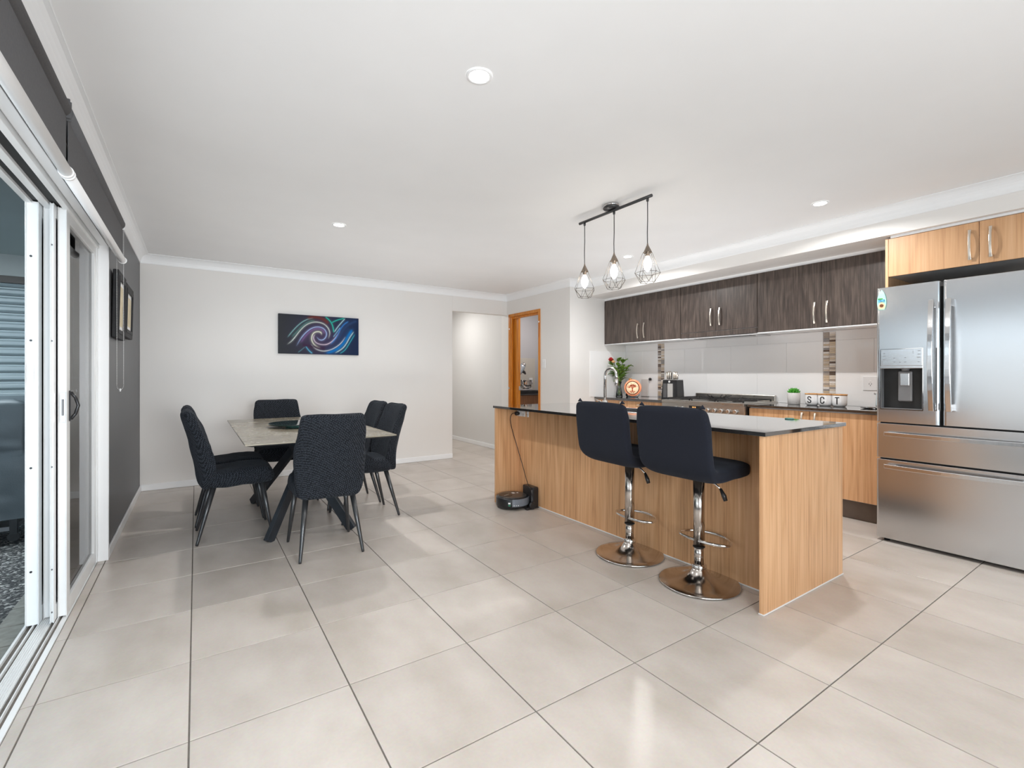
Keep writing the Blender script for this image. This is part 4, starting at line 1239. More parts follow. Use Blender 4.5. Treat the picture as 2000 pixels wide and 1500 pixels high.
def fridge_hhandle(z, parent):
    vs, fs = [], []
    N = 16; ya, yb = 1.290, FY0 + .03
    for k in range(N + 1):
        u = k / N
        y = ya + (yb - ya) * u
        x = XF - .038 - .024 * (1 - (2 * u - 1) ** 2)
        for a_, b_ in ((-1, -1), (1, -1), (1, 1), (-1, 1)): vs.append((x + a_ * .007, y, z + b_ * .014))
    for i in range(N):
        for q in range(4): fs.append((i * 4 + q, i * 4 + (q + 1) % 4, (i + 1) * 4 + (q + 1) % 4, (i + 1) * 4 + q))
    fs += [(0, 1, 2, 3), (N * 4 + 3, N * 4 + 2, N * 4 + 1, N * 4)]
    MB().add(vs, fs).box(XF - .036, XF + .002, ya - .05, ya - .005, z - .011, z + .011).box(XF - .036, XF + .002, yb + .005, yb + .05, z - .011, z + .011).build('handle', M['steelh'], parent, bevel=.003)


fridge_hhandle(.762, dr1)
fridge_hhandle(.536, dr2)
# surfboard magnet
mg = thing('fridge_magnet', 'small mint and cream surfboard shaped magnet on the upper left fridge door', 'magnet', (XF - .004, 1.315, 1.64))
def board(s, z0, z1, x0, x1, cy=1.315):
    pts = []
    N = 14
    for k in range(N + 1):
        u = k / N
        pts.append((cy + s * (.027 * math.sin(PI * min(1, .18 + .82 * u)) ** .7), z0 + (z1 - z0) * u))
    for k in range(N, -1, -1):
        u = k / N
        pts.append((cy - s * (.027 * math.sin(PI * min(1, .18 + .82 * u)) ** .7), z0 + (z1 - z0) * u))
    return [(x0, y, z) for y, z in pts]
MB().extrude(board(1.0, 1.635, 1.775, XF - .006, 0), (.004, 0, 0)).build('board', noise_mat('mint_paint', [(0.3, srgb(150, 214, 196)), (0.7, srgb(176, 228, 214))], 30, .35), mg)
MB().extrude(board(.8, 1.640, 1.690, XF - .0068, 0), (.0008, 0, 0)).build('cream_patch', noise_mat('cream_paint', [(0.3, srgb(225, 190, 150)), (0.7, srgb(238, 208, 170))], 30, .35), mg)
MB().lathe([(.012, -.001), (.012, 0)], (XF - .0068, 1.315, 1.664), 14, axis='x').build('sun_spot', noise_mat('brown_paint', [(0.3, srgb(80, 50, 34)), (0.7, srgb(150, 90, 50))], 60, .4), mg)
MB().box(XF - .0080, XF - .0066, 1.295, 1.335, 1.690, 1.706).build('label_band', noise_mat('blue_paint', [(0.3, srgb(30, 90, 130)), (0.7, srgb(110, 190, 215))], 80, .4), mg)
MB().box(XF - .0080, XF - .0066, 1.308, 1.336, 1.709, 1.716).build('palm_leaves', M['succ'], mg)

# over-fridge cupboard and its gable
XG = 4.272
gb = thing('gable_panel', 'tall oak gable panel standing between fridge and overhead cupboards', 'panel', (4.6, 1.353, 0))
MB().box(XG, XK - .011, 1.352, 1.370, .002, 2.185).build('panel', M['oakd'], gb, bevel=.001)
of = thing('overfridge_cupboard', 'oak cupboard with two doors and nickel handles above the fridge', 'cupboard', (4.6, .9, 1.9))
MB().box(XG + .02, XK - .011, .38, 1.351, 1.905, 2.182).build('carcass', M['plast'], of)
d_ = MB().box(XG, XG + .018, .864, 1.350, 1.903, 2.182).build('door', M['oakd'], of, bevel=.001)
bow_handle(XG, .905, 1.935, 2.135, d_)
d_ = MB().box(XG, XG + .018, .38, .861, 1.903, 2.182).build('door', M['oakd'], of, bevel=.001)
bow_handle(XG, .806, 1.935, 2.135, d_)
struct(MB().box(XG - .01, XG + .03, .36, 1.335, 2.184, ZS - .0005).build('trim_8', M['trim']))
MB().box(XG, XK - .02, .36, .378, .002, 2.182).build('panel', M['oakd'], gb, bevel=.001)

# ------------------------------------------------------------------ things on the benchtops
# glass vase with flowers
vx, vy = 4.74, 4.475
vg = thing('flower_vase', 'hourglass shaped clear glass vase at the left end of the kitchen bench', 'vase', (vx, vy, ZB))
pr = [(.044, 0), (.046, .004), (.040, .05), (.026, .11), (.022, .14), (.028, .175), (.036, .20)]
inn = [(.034, .20), (.026, .175), (.0195, .14), (.0235, .11), (.037, .05), (.042, .010), (.0, .010)]
MB().lathe(pr + inn, (vx, vy, ZB), 28, cap=False).add([(vx + .044 * math.cos(2 * PI * k / 28), vy + .044 * math.sin(2 * PI * k / 28), ZB) for k in range(28)], [tuple(range(28))]).build('glass_body', M['pane'], vg)
bq = thing('flower_bouquet', 'bunch of leafy stems with one red and one peach rose in the glass vase', 'flowers', (vx, vy, ZB + .02))
rnd = random.Random(3)
tips = []
for k in range(15):
    a = 2 * PI * k / 15 + rnd.uniform(-.2, .2); R_ = rnd.uniform(.03, .125); H_ = rnd.uniform(.34, .53)
    b0 = Vector((vx - .028 * math.cos(a), vy - .028 * math.sin(a), ZB + .014))
    mid = Vector((vx + .006 * math.cos(a), vy + .006 * math.sin(a), ZB + .15))
    tip = Vector((vx + R_ * math.cos(a), vy + R_ * math.sin(a), ZB + H_))
    tips.append((mid, tip, a))
    MB().tube([tuple(b0), tuple((b0 + mid) / 2), tuple(mid), tuple((mid + tip) / 2 + Vector((0, 0, .02))), tuple(tip)], .0026, 6).build('stem', M['leaf'], bq)
def leaf(p, direc, L, W, droop):
    d = Vector(direc).normalized(); sd_ = d.cross(Vector((0, 0, 1))).normalized(); up = sd_.cross(d)
    vs, fs = [], []
    N = 6
    for k in range(N + 1):
        u = k / N; ww = W * math.sin(PI * min(.97, .08 + .9 * u)) ** .8
        c = Vector(p) + d * L * u - Vector((0, 0, droop * u * u)) + up * .0
        vs += [tuple(c - sd_ * ww + up * ww * .35), tuple(c), tuple(c + sd_ * ww + up * ww * .35)]
    for k in range(N): fs += [(3 * k, 3 * k + 1, 3 * k + 4, 3 * k + 3), (3 * k + 1, 3 * k + 2, 3 * k + 5, 3 * k + 4)]
    return MB().add(vs, fs, True).build('leaf', M['leaf'], bq, solid=.0012)
for k, (mid, tip, a) in enumerate(tips):
    for q in range(5):
        u = rnd.uniform(.2, 1.0)
        p = mid + (tip - mid) * u
        aa = a + rnd.uniform(-1.2, 1.2)
        leaf(p, (math.cos(aa), math.sin(aa), rnd.uniform(.3, 1.1)), rnd.uniform(.07, .13), rnd.uniform(.018, .032), rnd.uniform(0, .05))
def rose(c, mat, r, nm):
    m_ = MB()
    for lay in range(4):
        n_ = 5
        for k in range(n_):
            a = 2 * PI * k / n_ + lay * .6
            rr = r * (.35 + .22 * lay); hh = r * (1.25 - .22 * lay)
            vs = []
            for i in range(4):
                for j in range(3):
                    aa = a + (j - 1) * .55
                    t = i / 3
                    q = rr * (.45 + .65 * t)
                    vs.append((c[0] + q * math.cos(aa), c[1] + q * math.sin(aa), c[2] - r * .5 + hh * t - abs(j - 1) * .1 * r))
            fs = [(i * 3 + j, i * 3 + j + 1, i * 3 + j + 4, i * 3 + j + 3) for i in range(3) for j in range(2)]
            m_.add(vs, fs, True)
    m_.lathe([(.001, -r * .6), (r * .5, -r * .45), (r * .42, r * .3), (r * .05, r * .55)], c, 12)
    return m_.build(nm, mat, bq, solid=.001)
rose((vx - .07, vy + .085, ZB + .50), noise_mat('red_petals', [(0.3, srgb(170, 12, 18)), (0.7, srgb(215, 35, 35))], 20, .5), .038, 'red_rose')
rose((vx - .085, vy + .025, ZB + .465), noise_mat('peach_petals', [(0.3, srgb(225, 160, 100)), (0.7, srgb(245, 200, 150))], 20, .5), .028, 'peach_rose')

# glowing salt lamp disc with a cut out tree
lx, ly, lz = 4.70, 4.20, ZB
lp = thing('tree_lamp', 'round orange salt lamp disc with glowing tree of life picture on a small stand', 'lamp', (lx, ly, lz))
salt = noise_mat('salt_rim', [(0.3, srgb(232, 140, 100)), (0.7, srgb(250, 180, 140))], 20, .5)
salt.node_tree.nodes['Principled BSDF'].inputs['Emission Color'].default_value = srgb(250, 150, 105)
salt.node_tree.nodes['Principled BSDF'].inputs['Emission Strength'].default_value = .35
cz = lz + .138
MB().lathe([(.108, .030), (.122, .02), (.124, 0), (.122, -.018), (.108, -.026), (.0, -.026)], (lx, ly, cz), 48, axis='x').build('salt_body', salt, lp)
MB().lathe([(.100, -.026), (.100, -.033), (.090, -.033), (.090, -.026)], (lx, ly, cz), 48, axis='x', cap=False).build('dark_ring', noise_mat('dark_wood_ring', [(0.3, srgb(80, 34, 20)), (0.7, srgb(110, 52, 30))], 30, .5), lp)
MB().lathe([(.090, -.027), (.090, -.029), (.0, -.029)], (lx, ly, cz), 48, axis='x').build('glowing_panel', emis('glow_panel', (1.0, .70, .45, 1), .55), lp)
tr = MB()
brn = noise_mat('tree_cutout', [(0.3, srgb(190, 84, 48)), (0.7, srgb(206, 100, 62))], 30, .6)
xt = lx - .0295
def branch(y, z, a, L, w_, dep):
    y2, z2 = y + L * math.cos(a), z + L * math.sin(a)
    tr.bar((xt, y, z), (xt, y2, z2), w_, .0012, up=(1, 0, 0))
    if dep > 0:
        for da in (-.55, 0.05, .6): branch(y2, z2, a + da + rnd.uniform(-.1, .1), L * .72, w_ * .68, dep - 1)
branch(ly, cz - .05, PI / 2, .036, .015, 4)
for k in range(60):
    a_ = rnd.uniform(0, PI); q_ = rnd.uniform(.035, .085)
    yy_, zz_ = ly + q_ * math.cos(a_), cz - .005 + q_ * .85 * math.sin(a_)
    tr.bar((xt, yy_, zz_), (xt, yy_ + .006, zz_ + .005), .006, .0012, up=(1, 0, 0))
for a in (-.25, -1.0, -2.1, -2.9): branch(ly, cz - .045, a, .022, .007, 1)
tr.build('tree_figure', brn, lp)
MB().box(lx - .03, lx + .04, ly - .07, ly + .07, lz, lz + .012).tube([(lx - .03, ly - .075, lz + .004), (lx - .04, ly - .09, lz + .02), (lx - .035, ly - .10, lz + .045)], .004, 8) \
    .tube([(lx - .03, ly + .075, lz + .004), (lx - .04, ly + .09, lz + .02), (lx - .035, ly + .10, lz + .045)], .004, 8).build('stand', M['legm'], lp)
lp.rotation_euler = (0, 0, .55); lp.scale = (.88, .88, .88)
tag(MB().lathe([(.0, -.02), (.016, -.012), (.019, 0), (.016, .012), (.0, .02)], (XK - .035, 4.125, 1.125), 16, axis='x').lathe([(.006, 0), (.006, .025)], (XK - .035, 4.125, 1.125), 8, axis='x').build('plug_adaptor', M['black']), 'small round black plug adaptor on the splashback above the salt lamp', 'plug')
# small wooden block and white board behind the vase and lamp
tag(MB().box(XK - .032, XK - .012, 4.16, 4.28, ZB, ZB + .235).build('cutting_board', noise_mat('white_board', [(0.3, (.62, .60, .58, 1)), (0.7, (.66, .64, .62, 1))], 8, .4), None, bevel=.008), 'pale upright board leaning at the splashback behind the salt lamp', 'board')
bd = thing('glass_bottle', 'clear round glass bottle with wooden stopper between vase and salt lamp', 'bottle', (4.82, 4.36, ZB))
MB().lathe([(.05, 0), (.056, .01), (.058, .06), (.05, .12), (.028, .17), (.022, .2), (.024, .205)], (4.83, 4.36, ZB), 24).build('glass_body', M['pane'], bd)
MB().lathe([(.019, .2), (.022, .205), (.022, .24), (.018, .244)], (4.83, 4.36, ZB), 16).build('stopper', M['lid'], bd)

# knife block and six knives
kx0, kx1, ky0, ky1 = 4.64, 4.76, 3.478, 3.685
kb = thing('knife_block', 'black upright knife block with a clear front window beside the cooker', 'knife block', (4.70, 3.58, ZB))
vs = [(kx0 - .01, ky0 - .012, ZB), (kx1, ky0 - .012, ZB), (kx1, ky1 + .012, ZB), (kx0 - .01, ky1 + .012, ZB), (kx0, ky0 + .005, ZB + .225), (kx1, ky0 + .005, ZB + .225), (kx1, ky1 - .005, ZB + .225), (kx0, ky1 - .005, ZB + .225)]
MB().add(vs, [(3, 2, 1, 0), (4, 5, 6, 7), (0, 1, 5, 4), (1, 2, 6, 5), (2, 3, 7, 6), (3, 0, 4, 7)]).build('body', M['black'], kb, bevel=.003)
MB().box(kx0 - .002, kx1, ky0 + .005, ky1 - .005, ZB + .2255, ZB + .234).build('steel_top', M['steelh'], kb, bevel=.002)
MB().box(kx0 - .014, kx0 - .004, ky0 + .05, ky0 + .125, ZB + .015, ZB + .185).build('mirror_window', M['chrome'], kb)
MB().box(kx0 - .0135, kx0 - .004, ky0 + .135, ky1 - .022, ZB + .02, ZB + .185).build('dark_window', M['steeld'], kb)
MB().lathe([(.012, -.004), (.012, .004)], (kx0 - .004, ky0 + .105, ZB + .207), 20, axis='x').build('badge', M['plast'], kb)
kpos = [(-.075, .085), (-.050, .092), (-.022, .092), (.012, .09), (.028, .085), (.048, .088), (.062, .055)]
klab = ['leftmost', 'second from left', 'third from left', 'middle', 'third from right', 'second from right', 'shortest, rightmost']
for (dy, hh), kl in zip(kpos, klab):
    yk = 3.585 - dy
    kn = thing('kitchen_knife', 'steel handled kitchen knife in the knife block, ' + kl + ' of seven', 'knife', (4.70, yk, ZB + .235), 0, 'kitchen knives in the knife block')
    lean = .004 if dy < 0 else -.006
    MB().tube([(4.70, yk, ZB + .235), (4.70 - .006, yk + lean, ZB + .235 + hh * .5), (4.70, yk + lean * 1.5, ZB + .235 + hh)], .008, 10, rs=[.008, .010, .011]).build('handle', M['nickel'], kn)
    MB().box(4.692, 4.708, yk - .009, yk - .0068, ZB + .235, ZB + .235 + hh * .8).build('tang', M['black'], kn)

# potted succulent
px, py = 4.79, 2.262
pt = thing('potted_succulent', 'small green succulent in a speckled white pot on the right benchtop', 'plant', (px, py, ZB))
spk = pm('speckled_pot', (.7, .69, .67, 1), .6)
v_ = nd(spk, 'ShaderNodeTexVoronoi'); v_.inputs['Scale'].default_value = 60
tc_ = nd(spk, 'ShaderNodeTexCoord'); lk(spk, tc_.outputs['Object'], v_.inputs['Vector'])
r_ = ramp(spk, [(.10, (.25, .22, .2, 1)), (.16, (.70, .68, .66, 1))]); lk(spk, v_.outputs['Distance'], r_.inputs[0]); lk(spk, r_.outputs[0], spk.node_tree.nodes['Principled BSDF'].inputs['Base Color'])
MB().lathe([(.048, 0), (.053, .003), (.056, .11), (.054, .112), (.050, .11), (.049, .095), (.0, .095)], (px, py, ZB), 32).build('pot', spk, pt)
for ring_, (n_, el, L_) in enumerate(((9, .25, .058), (8, .65, .055), (6, 1.05, .05), (3, 1.4, .04))):
    for k in range(n_):
        a = 2 * PI * k / n_ + ring_ * .5
        d = Vector((math.cos(a) * math.cos(el), math.sin(a) * math.cos(el), math.sin(el)))
        c = Vector((px, py, ZB + .103))
        MB().tube([tuple(c + d * .008), tuple(c + d * L_ * .5 + Vector((0, 0, .003))), tuple(c + d * L_ * .85 + Vector((0, 0, .008))), tuple(c + d * L_ + Vector((0, 0, .014)))], .01, 7, rs=[.005, .010, .008, .001]).build('leaf', M['succ'], pt)


# canisters with letters
def ribbon(pts, w_):
    """flat stroke of width w_ along a 2d polyline, with mitred joints"""
    P_ = np.array(pts, float); n = len(P_)
    vs, fs = [], []
    for i in range(n):
        t = P_[min(i + 1, n - 1)] - P_[max(i - 1, 0)]
        t /= np.hypot(*t); q = np.array([-t[1], t[0]]) * w_ / 2
        vs += [tuple(P_[i] + q), tuple(P_[i] - q)]
    for i in range(n - 1): fs.append((2 * i, 2 * i + 1, 2 * i + 3, 2 * i + 2))
    return vs, fs


def arc2(cx_, cy_, rx_, ry_, a0, a1, n=14):
    return [(cx_ + rx_ * math.cos(math.radians(a0 + (a1 - a0) * k / n)), cy_ + ry_ * math.sin(math.radians(a0 + (a1 - a0) * k / n))) for k in range(n + 1)]


def letter(ch):
    """condensed bold capital in a box 0.5 wide and 1 high"""
    if ch == 'T': strokes = [[(-.25, .93), (0, .93), (.25, .93)], [(0, .93), (0, .5), (0, 0)]]
    elif ch == 'C': strokes = [[(.19, .66)] + arc2(0, .74, .19, .19, 0, 180) + [(-.19, .5)] + arc2(0, .26, .19, .19, 180, 360) + [(.19, .34)]]
    else: strokes = [[(.18, .70)] + arc2(0, .75, .18, .18, 0, 180) + [(-.18, .68), (-.12, .58), (.12, .42), (.18, .32)] + arc2(0, .25, .18, .18, 0, -180) + [(-.18, .30)]]
    vs, fs = [], []
    for st_ in strokes:
        a_, b_ = ribbon(st_, .14); o_ = len(vs)
        vs += a_; fs += [tuple(o_ + q for q in f) for f in b_]
    return vs, fs


def canister(x, y, ch, nm):
    t = thing('canister', 'white ceramic canister with bamboo lid marked ' + ch + nm, 'canister', (x, y, ZB), 0, 'lettered canisters')
    R = .056
    MB().lathe([(.036, 0), (.046, .004), (.054, .018), (.056, .035), (.056, .098), (.054, .10), (.0, .10)], (x, y, ZB), 40).build('jar', M['ceramic'], t)
    MB().lathe([(.057, .1005), (.059, .103), (.059, .109), (.057, .112), (.0, .112)], (x, y, ZB), 40).build('lid', M['lid'], t)
    vs, fs = letter(ch)
    ys = [v[1] for v in vs]; y0, y1 = min(ys), max(ys)
    out = []
    for v in vs:
        zz = .022 + (v[1] - y0) / (y1 - y0) * .064
        th = v[0] * .070 / R
        out.append((x - (R + .0008) * math.cos(th), y - (R + .0008) * math.sin(th), ZB + zz))
    MB().add(out, fs).build('letter', M['black'], t)


canister(4.79, 2.10, 'S', ', leftmost of three')
canister(4.775, 1.985, 'C', ', middle of three')
canister(4.765, 1.862, 'T', ', rightmost of three')
# glass kettle-like jug beside the fridge on its steel stand
jx, jy = 4.70, 1.535
jg = thing('glass_jug', 'pale glass jug on a steel stand half hidden by the fridge', 'jug', (jx, jy, ZB))
MB().lathe([(.038, 0), (.040, .004), (.040, .02), (.036, .022)], (jx, jy, ZB), 24).build('steel_stand', M['chrome'], jg)
MB().lathe([(.036, .022), (.038, .03), (.034, .11), (.028, .135), (.0, .14)], (jx, jy, ZB), 24).build('glass_body', noise_mat('frosted_glass', [(0.3, (.62, .70, .72, 1)), (0.7, (.68, .75, .77, 1))], 5, .1), jg)
MB().tube([(jx - .01, jy + .03, ZB + .12), (jx - .015, jy + .045, ZB + .13)], .006, 8).build('spout', M['steelh'], jg)
tag(MB().lathe([(.03, .001), (.052, .006), (.058, .012), (.056, .013), (.03, .005)], (4.70, 1.625, ZB), 28).build('small_saucer', M['steelh']), 'small steel saucer lying beside the glass jug', 'saucer')
tag(MB().lathe([(.024, .0), (.026, .002), (.026, .007), (.0, .008)], (3.12, 1.50, ZB), 20).build('green_coaster', M['teal']), 'small flat green disc lying on the island top near its right edge', 'coaster')

# ------------------------------------------------------------------ pendant light over the island
pxx = 2.49
pl = thing('pendant_light', 'black bar ceiling light with three lit wire cage pendants over the island', 'light', (pxx, 2.41, ZC))
MB().lathe([(.055, ZC - .0), (.055, ZC - .012)], (pxx, 2.425, 0), 32).build('ceiling_plate', M['chrome'], pl)
MB().lathe([(.02, ZC - .035), (.058, ZC - .030), (.062, ZC - .022), (.055, ZC - .012)][::-1], (pxx, 2.425, 0), 32).build('canopy', M['legm'], pl)
MB().tube([(pxx, 2.063, 2.355), (pxx, 2.765, 2.355)], .0105, 14).build('bar', M['legm'], pl)
wire = noise_mat('bronze_wire', [(0.3, (.10, .085, .07, 1)), (0.7, (.14, .12, .10, 1))], 10, .35, .8)
for i, (yy, zt) in enumerate(((2.098, 2.035), (2.40, 2.040), (2.708, 2.020))):
    MB().lathe([(.007, 2.325), (.009, 2.333), (.009, 2.346)], (pxx, yy, 0), 12).build('cord_grip', M['legm'], pl)
    MB().tube([(pxx, yy, 2.33), (pxx + .003, yy + .002, 2.2), (pxx - .002, yy, 2.12), (pxx, yy, zt)], .0032, 8).build('cord', M['legm'], pl)
    cap_ = MB().lathe([(.004, zt + .012), (.006, zt), (.030, zt - .050), (.028, zt - .050), (.004, zt - .004)], (pxx, yy, 0), 6, smooth=False, cap=False).build('cap', M['copper'], pl)
    MB().lathe([(.013, zt - .02), (.014, zt - .075)], (pxx, yy, 0), 16).build('socket', M['copper'], pl)
    bl = MB().lathe([(.010, zt - .075), (.014, zt - .085), (.024, zt - .105), (.027, zt - .125), (.022, zt - .150), (.010, zt - .172), (.001, zt - .178)], (pxx, yy, 0), 16)
    bl.build('bulb', M['glowb'], pl)
    cg = MB()
    n_ = 6
    z1_, z2_, z3_ = zt - .05, zt - .185, zt - .248
    ph = .35 + i * .2
    A = [(pxx + .03 * math.cos(2 * PI * k / n_ + ph), yy + .03 * math.sin(2 * PI * k / n_ + ph), z1_) for k in range(n_)]
    B = [(pxx + .083 * math.cos(2 * PI * k / n_ + ph), yy + .083 * math.sin(2 * PI * k / n_ + ph), z2_) for k in range(n_)]
    D = [(pxx + .048 * math.cos(2 * PI * (k + .5) / n_ + ph), yy + .048 * math.sin(2 * PI * (k + .5) / n_ + ph), z3_) for k in range(n_)]
    wr_ = .0013
    for k in range(n_):
        j = (k + 1) % n_
        cg.tube([A[k], A[j]], wr_, 5).tube([A[k], B[k]], wr_, 5).tube([B[k], B[j]], wr_, 5).tube([B[k], D[k]], wr_, 5).tube([D[k], B[j]], wr_, 5).tube([D[k], D[j]], wr_, 5)
        mB = tuple((a_ + b_) / 2 for a_, b_ in zip(B[k], B[j]))
    cg.build('wire_cage', wire, pl)

# ------------------------------------------------------------------ downlights
dlabels = [((.967, 1.684), 'large round downlight in the ceiling nearest to the camera, over the open floor', .5),
           ((.968, 3.979), 'round downlight in the ceiling above the dining table', 1.1),
           ((3.703, 1.570), 'round downlight in the ceiling above the island end near the fridge', 1.4),
           ((3.700, 3.375), 'round downlight in the ceiling between the pendants and the cupboards', 1.5),
           ((.967, -.75), 'round downlight in the ceiling behind the camera, on the sliding door side', .6),
           ((3.70, -.45), 'round downlight in the ceiling behind the camera, on the fridge side', .9)]
for (x, y), lab, _ in dlabels:
    t = thing('downlight', lab, 'downlight', (x, y, ZC), 0, 'ceiling downlights')
    MB().lathe([(.040, ZC - .003), (.045, ZC - .006), (.053, ZC - .004), (.055, ZC - .0003)], (x, y, 0), 36, cap=False).build('rim', M['trim'], t)
    MB().lathe([(.041, ZC - .0008), (.041, ZC - .0028)], (x, y, 0), 32).build('diffuser', M['led'], t)
    area('downlight_beam', (x, y, ZC - .012), (0, 0, 0),   .08, .08, DOWN_W * _, (1.0, .99, .975), 'DISK', math.radians(160))

# ------------------------------------------------------------------ pantry doorway and pantry
pd = struct(MB().box(XD - .012, XD + .112, PD1 - .045, PD1, .001, PDZ).box(XD - .012, XD + .112, PD0, PD0 + .040, .001, PDZ).box(XD - .012, XD + .112, PD0 + .040, PD1 - .045, PDZ - .042, PDZ).build('door_2', M['pine'], bevel=.003))
MB().box(XD - .004, XD + .02, PD1 - .075, PD1 - .045, .002, PDZ - .042).box(XD + .02, XD + .06, PD0 + .04, PD1 - .045, PDZ - .07, PDZ - .042).build('stop_bead', M['pine'], pd, bevel=.002)
MB().box(XD + .045, XD + .08, PD1 - .19, PD1 - .048, .004, PDZ - .045).build('sliding_leaf', M['pine'], pd, bevel=.003)
for z in (.985,): MB().lathe([(.016, 0), (.016, .003)], (XD - .0155, PD1 - .022, z), 16, axis='x').box(XD + .05, XD + .075, PD1 - .1975, PD1 - .1905, z - .03, z + .03).build('latch', M['chrome'], pd)
MB().lathe([(.012, 0), (.012, .003)], (XD - .0155, PD1 - .03, 1.88), 16, axis='x').lathe([(.012, 0), (.012, .003)], (XD - .0155, PD0 + .02, 1.92), 16, axis='x').build('door_buffer', M['plast'], pd)
PY = 5.88
pc = thing('pantry_cupboard', 'dark walnut cupboard seen through the timber doorway', 'cupboard', (4.45, 6.2, 0))
MB().box(XD + .11, 4.895, PY + .03, 6.49, .1, .872).build('carcass', M['walnut'], pc)
MB().box(XD + .11, 4.48, PY + .012, PY + .03, .11, .868).build('door', M['walnut'], pc, bevel=.001)
MB().box(4.483, 4.895, PY + .012, PY + .03, .11, .868).build('door', M['walnut'], pc, bevel=.001)
MB().box(XD + .11, 4.895, PY + .07, PY + .085, .002, .1).build('kickboard', M['kick'], pc)
tag(MB().box(XD + .105, 4.897, PY, 6.491, .873, .893).build('benchtop', M['bench'], bevel=.001), 'black benchtop in the pantry behind the timber doorway', 'worktop')
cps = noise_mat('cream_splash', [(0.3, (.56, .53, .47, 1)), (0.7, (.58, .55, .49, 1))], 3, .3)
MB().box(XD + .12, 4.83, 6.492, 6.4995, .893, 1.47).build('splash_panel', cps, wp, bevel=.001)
tr_ = thing('baking_tray', 'flat black baking tray on the pantry bench under the mixer', 'tray', (4.3, 6.1, .893))
MB().box(4.09, 4.62, 5.98, 6.36, .893, .903).build('tray_base', M['greyp'], tr_, bevel=.002)
MB().box(4.08, 4.63, 5.965, 5.98, .893, .935).box(4.08, 4.63, 6.36, 6.375, .893, .935).box(4.62, 4.63, 5.98, 6.36, .893, .935).box(4.08, 4.09, 5.98, 6.36, .893, .935).build('tray_rim', M['black'], tr_, bevel=.002)
plate('power_outlet', 'white power outlet on the cream pantry splash panel', 'outlet', (4.735, 6.492, 1.09), 'y-', .075, .09, 1)
mxr = thing('stand_mixer', 'silver stand mixer with raised head and steel bowl in the pantry', 'mixer', (4.22, 6.14, .937))
mz = .936
MB().box(4.10, 4.40, 6.06, 6.24, mz, mz + .03).build('base', M['steelh'], mxr, bevel=.012, seg=3)
MB().lathe([(.05, .03), (.085, .05), (.098, .11), (.10, .165), (.103, .168)], (4.32, 6.15, mz), 28).build('bowl', M['chrome'], mxr)
MB().tube([(4.42, 6.15, mz + .13), (4.455, 6.15, mz + .12), (4.45, 6.15, mz + .07), (4.415, 6.15, mz + .06)], .006, 8).build('bowl_handle', M['chrome'], mxr)
MB().tube([(4.14, 6.15, mz + .02), (4.13, 6.15, mz + .16), (4.14, 6.15, mz + .25)], .04, 14).build('column', M['steelh'], mxr)
MB().tube([(4.12, 6.15, mz + .22), (4.18, 6.15, mz + .29), (4.24, 6.15, mz + .37), (4.27, 6.15, mz + .41)], .05, 18, rs=[.035, .052, .052, .04]).build('head', noise_mat('silver_blue', [(0.3, (.45, .52, .58, 1)), (0.7, (.5, .57, .63, 1))], 5, .25, .5), mxr)
MB().tube([(4.262, 6.145, mz + .402), (4.285, 6.14, mz + .432)], .03, 16, rs=[.041, .03]).build('hub_cap', M['chrome'], mxr)
MB().tube([(4.22, 6.14, mz + .32), (4.28, 6.135, mz + .29), (4.30, 6.13, mz + .26)], .02, 12, rs=[.028, .022, .012]).build('beater_shaft', M['black'], mxr)
mxr.location.x += .07

# ------------------------------------------------------------------ patio beyond the sliding door
agg = pm('exposed_aggregate', (.05, .05, .05, 1), .7)
v_ = nd(agg, 'ShaderNodeTexVoronoi'); v_.inputs['Scale'].default_value = 75
g_ = nd(agg, 'ShaderNodeNewGeometry'); lk(agg, g_.outputs['Position'], v_.inputs['Vector'])
sp = nd(agg, 'ShaderNodeSeparateColor'); lk(agg, v_.outputs['Color'], sp.inputs[0])
r_ = ramp(agg, [(.0, (.012, .013, .014, 1)), (1.0, (.62, .60, .57, 1)), (.55, (.06, .06, .06, 1)), (.8, (.22, .21, .2, 1))]); lk(agg, sp.outputs[0], r_.inputs[0]); lk(agg, r_.outputs[0], agg.node_tree.nodes['Principled BSDF'].inputs['Base Color'])
bp_ = nd(agg, 'ShaderNodeBump'); bp_.inputs['Strength'].default_value = .8; bp_.inputs['Distance'].default_value = .006; bp_.invert = True
lk(agg, v_.outputs['Distance'], bp_.inputs['Height']); lk(agg, bp_.outputs[0], agg.node_tree.nodes['Principled BSDF'].inputs['Normal'])
struct(MB().box(-6.2, -.80, -3.2, 8.0, -.15, -.055).build('patio_floor', agg))
pb = struct(MB().box(-.80, -.66, -3.0, 8.0, -.15, -.062).build('paver_edging', M['grout']))
pvm = noise_mat('grey_paver', [(0.3, (.24, .23, .20, 1)), (0.7, (.34, .33, .30, 1))], 25, .8, bump=.2, coord='World')
y = .5
while y < 4.6:
    MB().box(-.798, -.665, y + .004, y + .226, -.09, -.05).build('paver', pvm, pb, bevel=.004)
    y += .230
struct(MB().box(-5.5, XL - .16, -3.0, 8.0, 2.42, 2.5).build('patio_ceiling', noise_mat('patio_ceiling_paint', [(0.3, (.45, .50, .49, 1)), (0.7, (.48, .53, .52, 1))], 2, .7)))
slt = thing('skylight_panel', 'bright white skylight panel set in the patio ceiling', 'skylight', (-1.7, 5.2, 2.41))
MB().box(-2.75, -1.42, 4.35, 5.35, 2.408, 2.4195).build('light_panel', M['skyl'], slt)
MB().box(-2.80, -2.75, 4.3, 5.4, 2.402, 2.4195).box(-1.42, -1.37, 4.3, 5.4, 2.402, 2.4195).box(-2.75, -1.42, 4.3, 4.35, 2.402, 2.4195).box(-2.75, -1.42, 5.35, 5.4, 2.402, 2.4195).build('frame', M['trim'], slt)
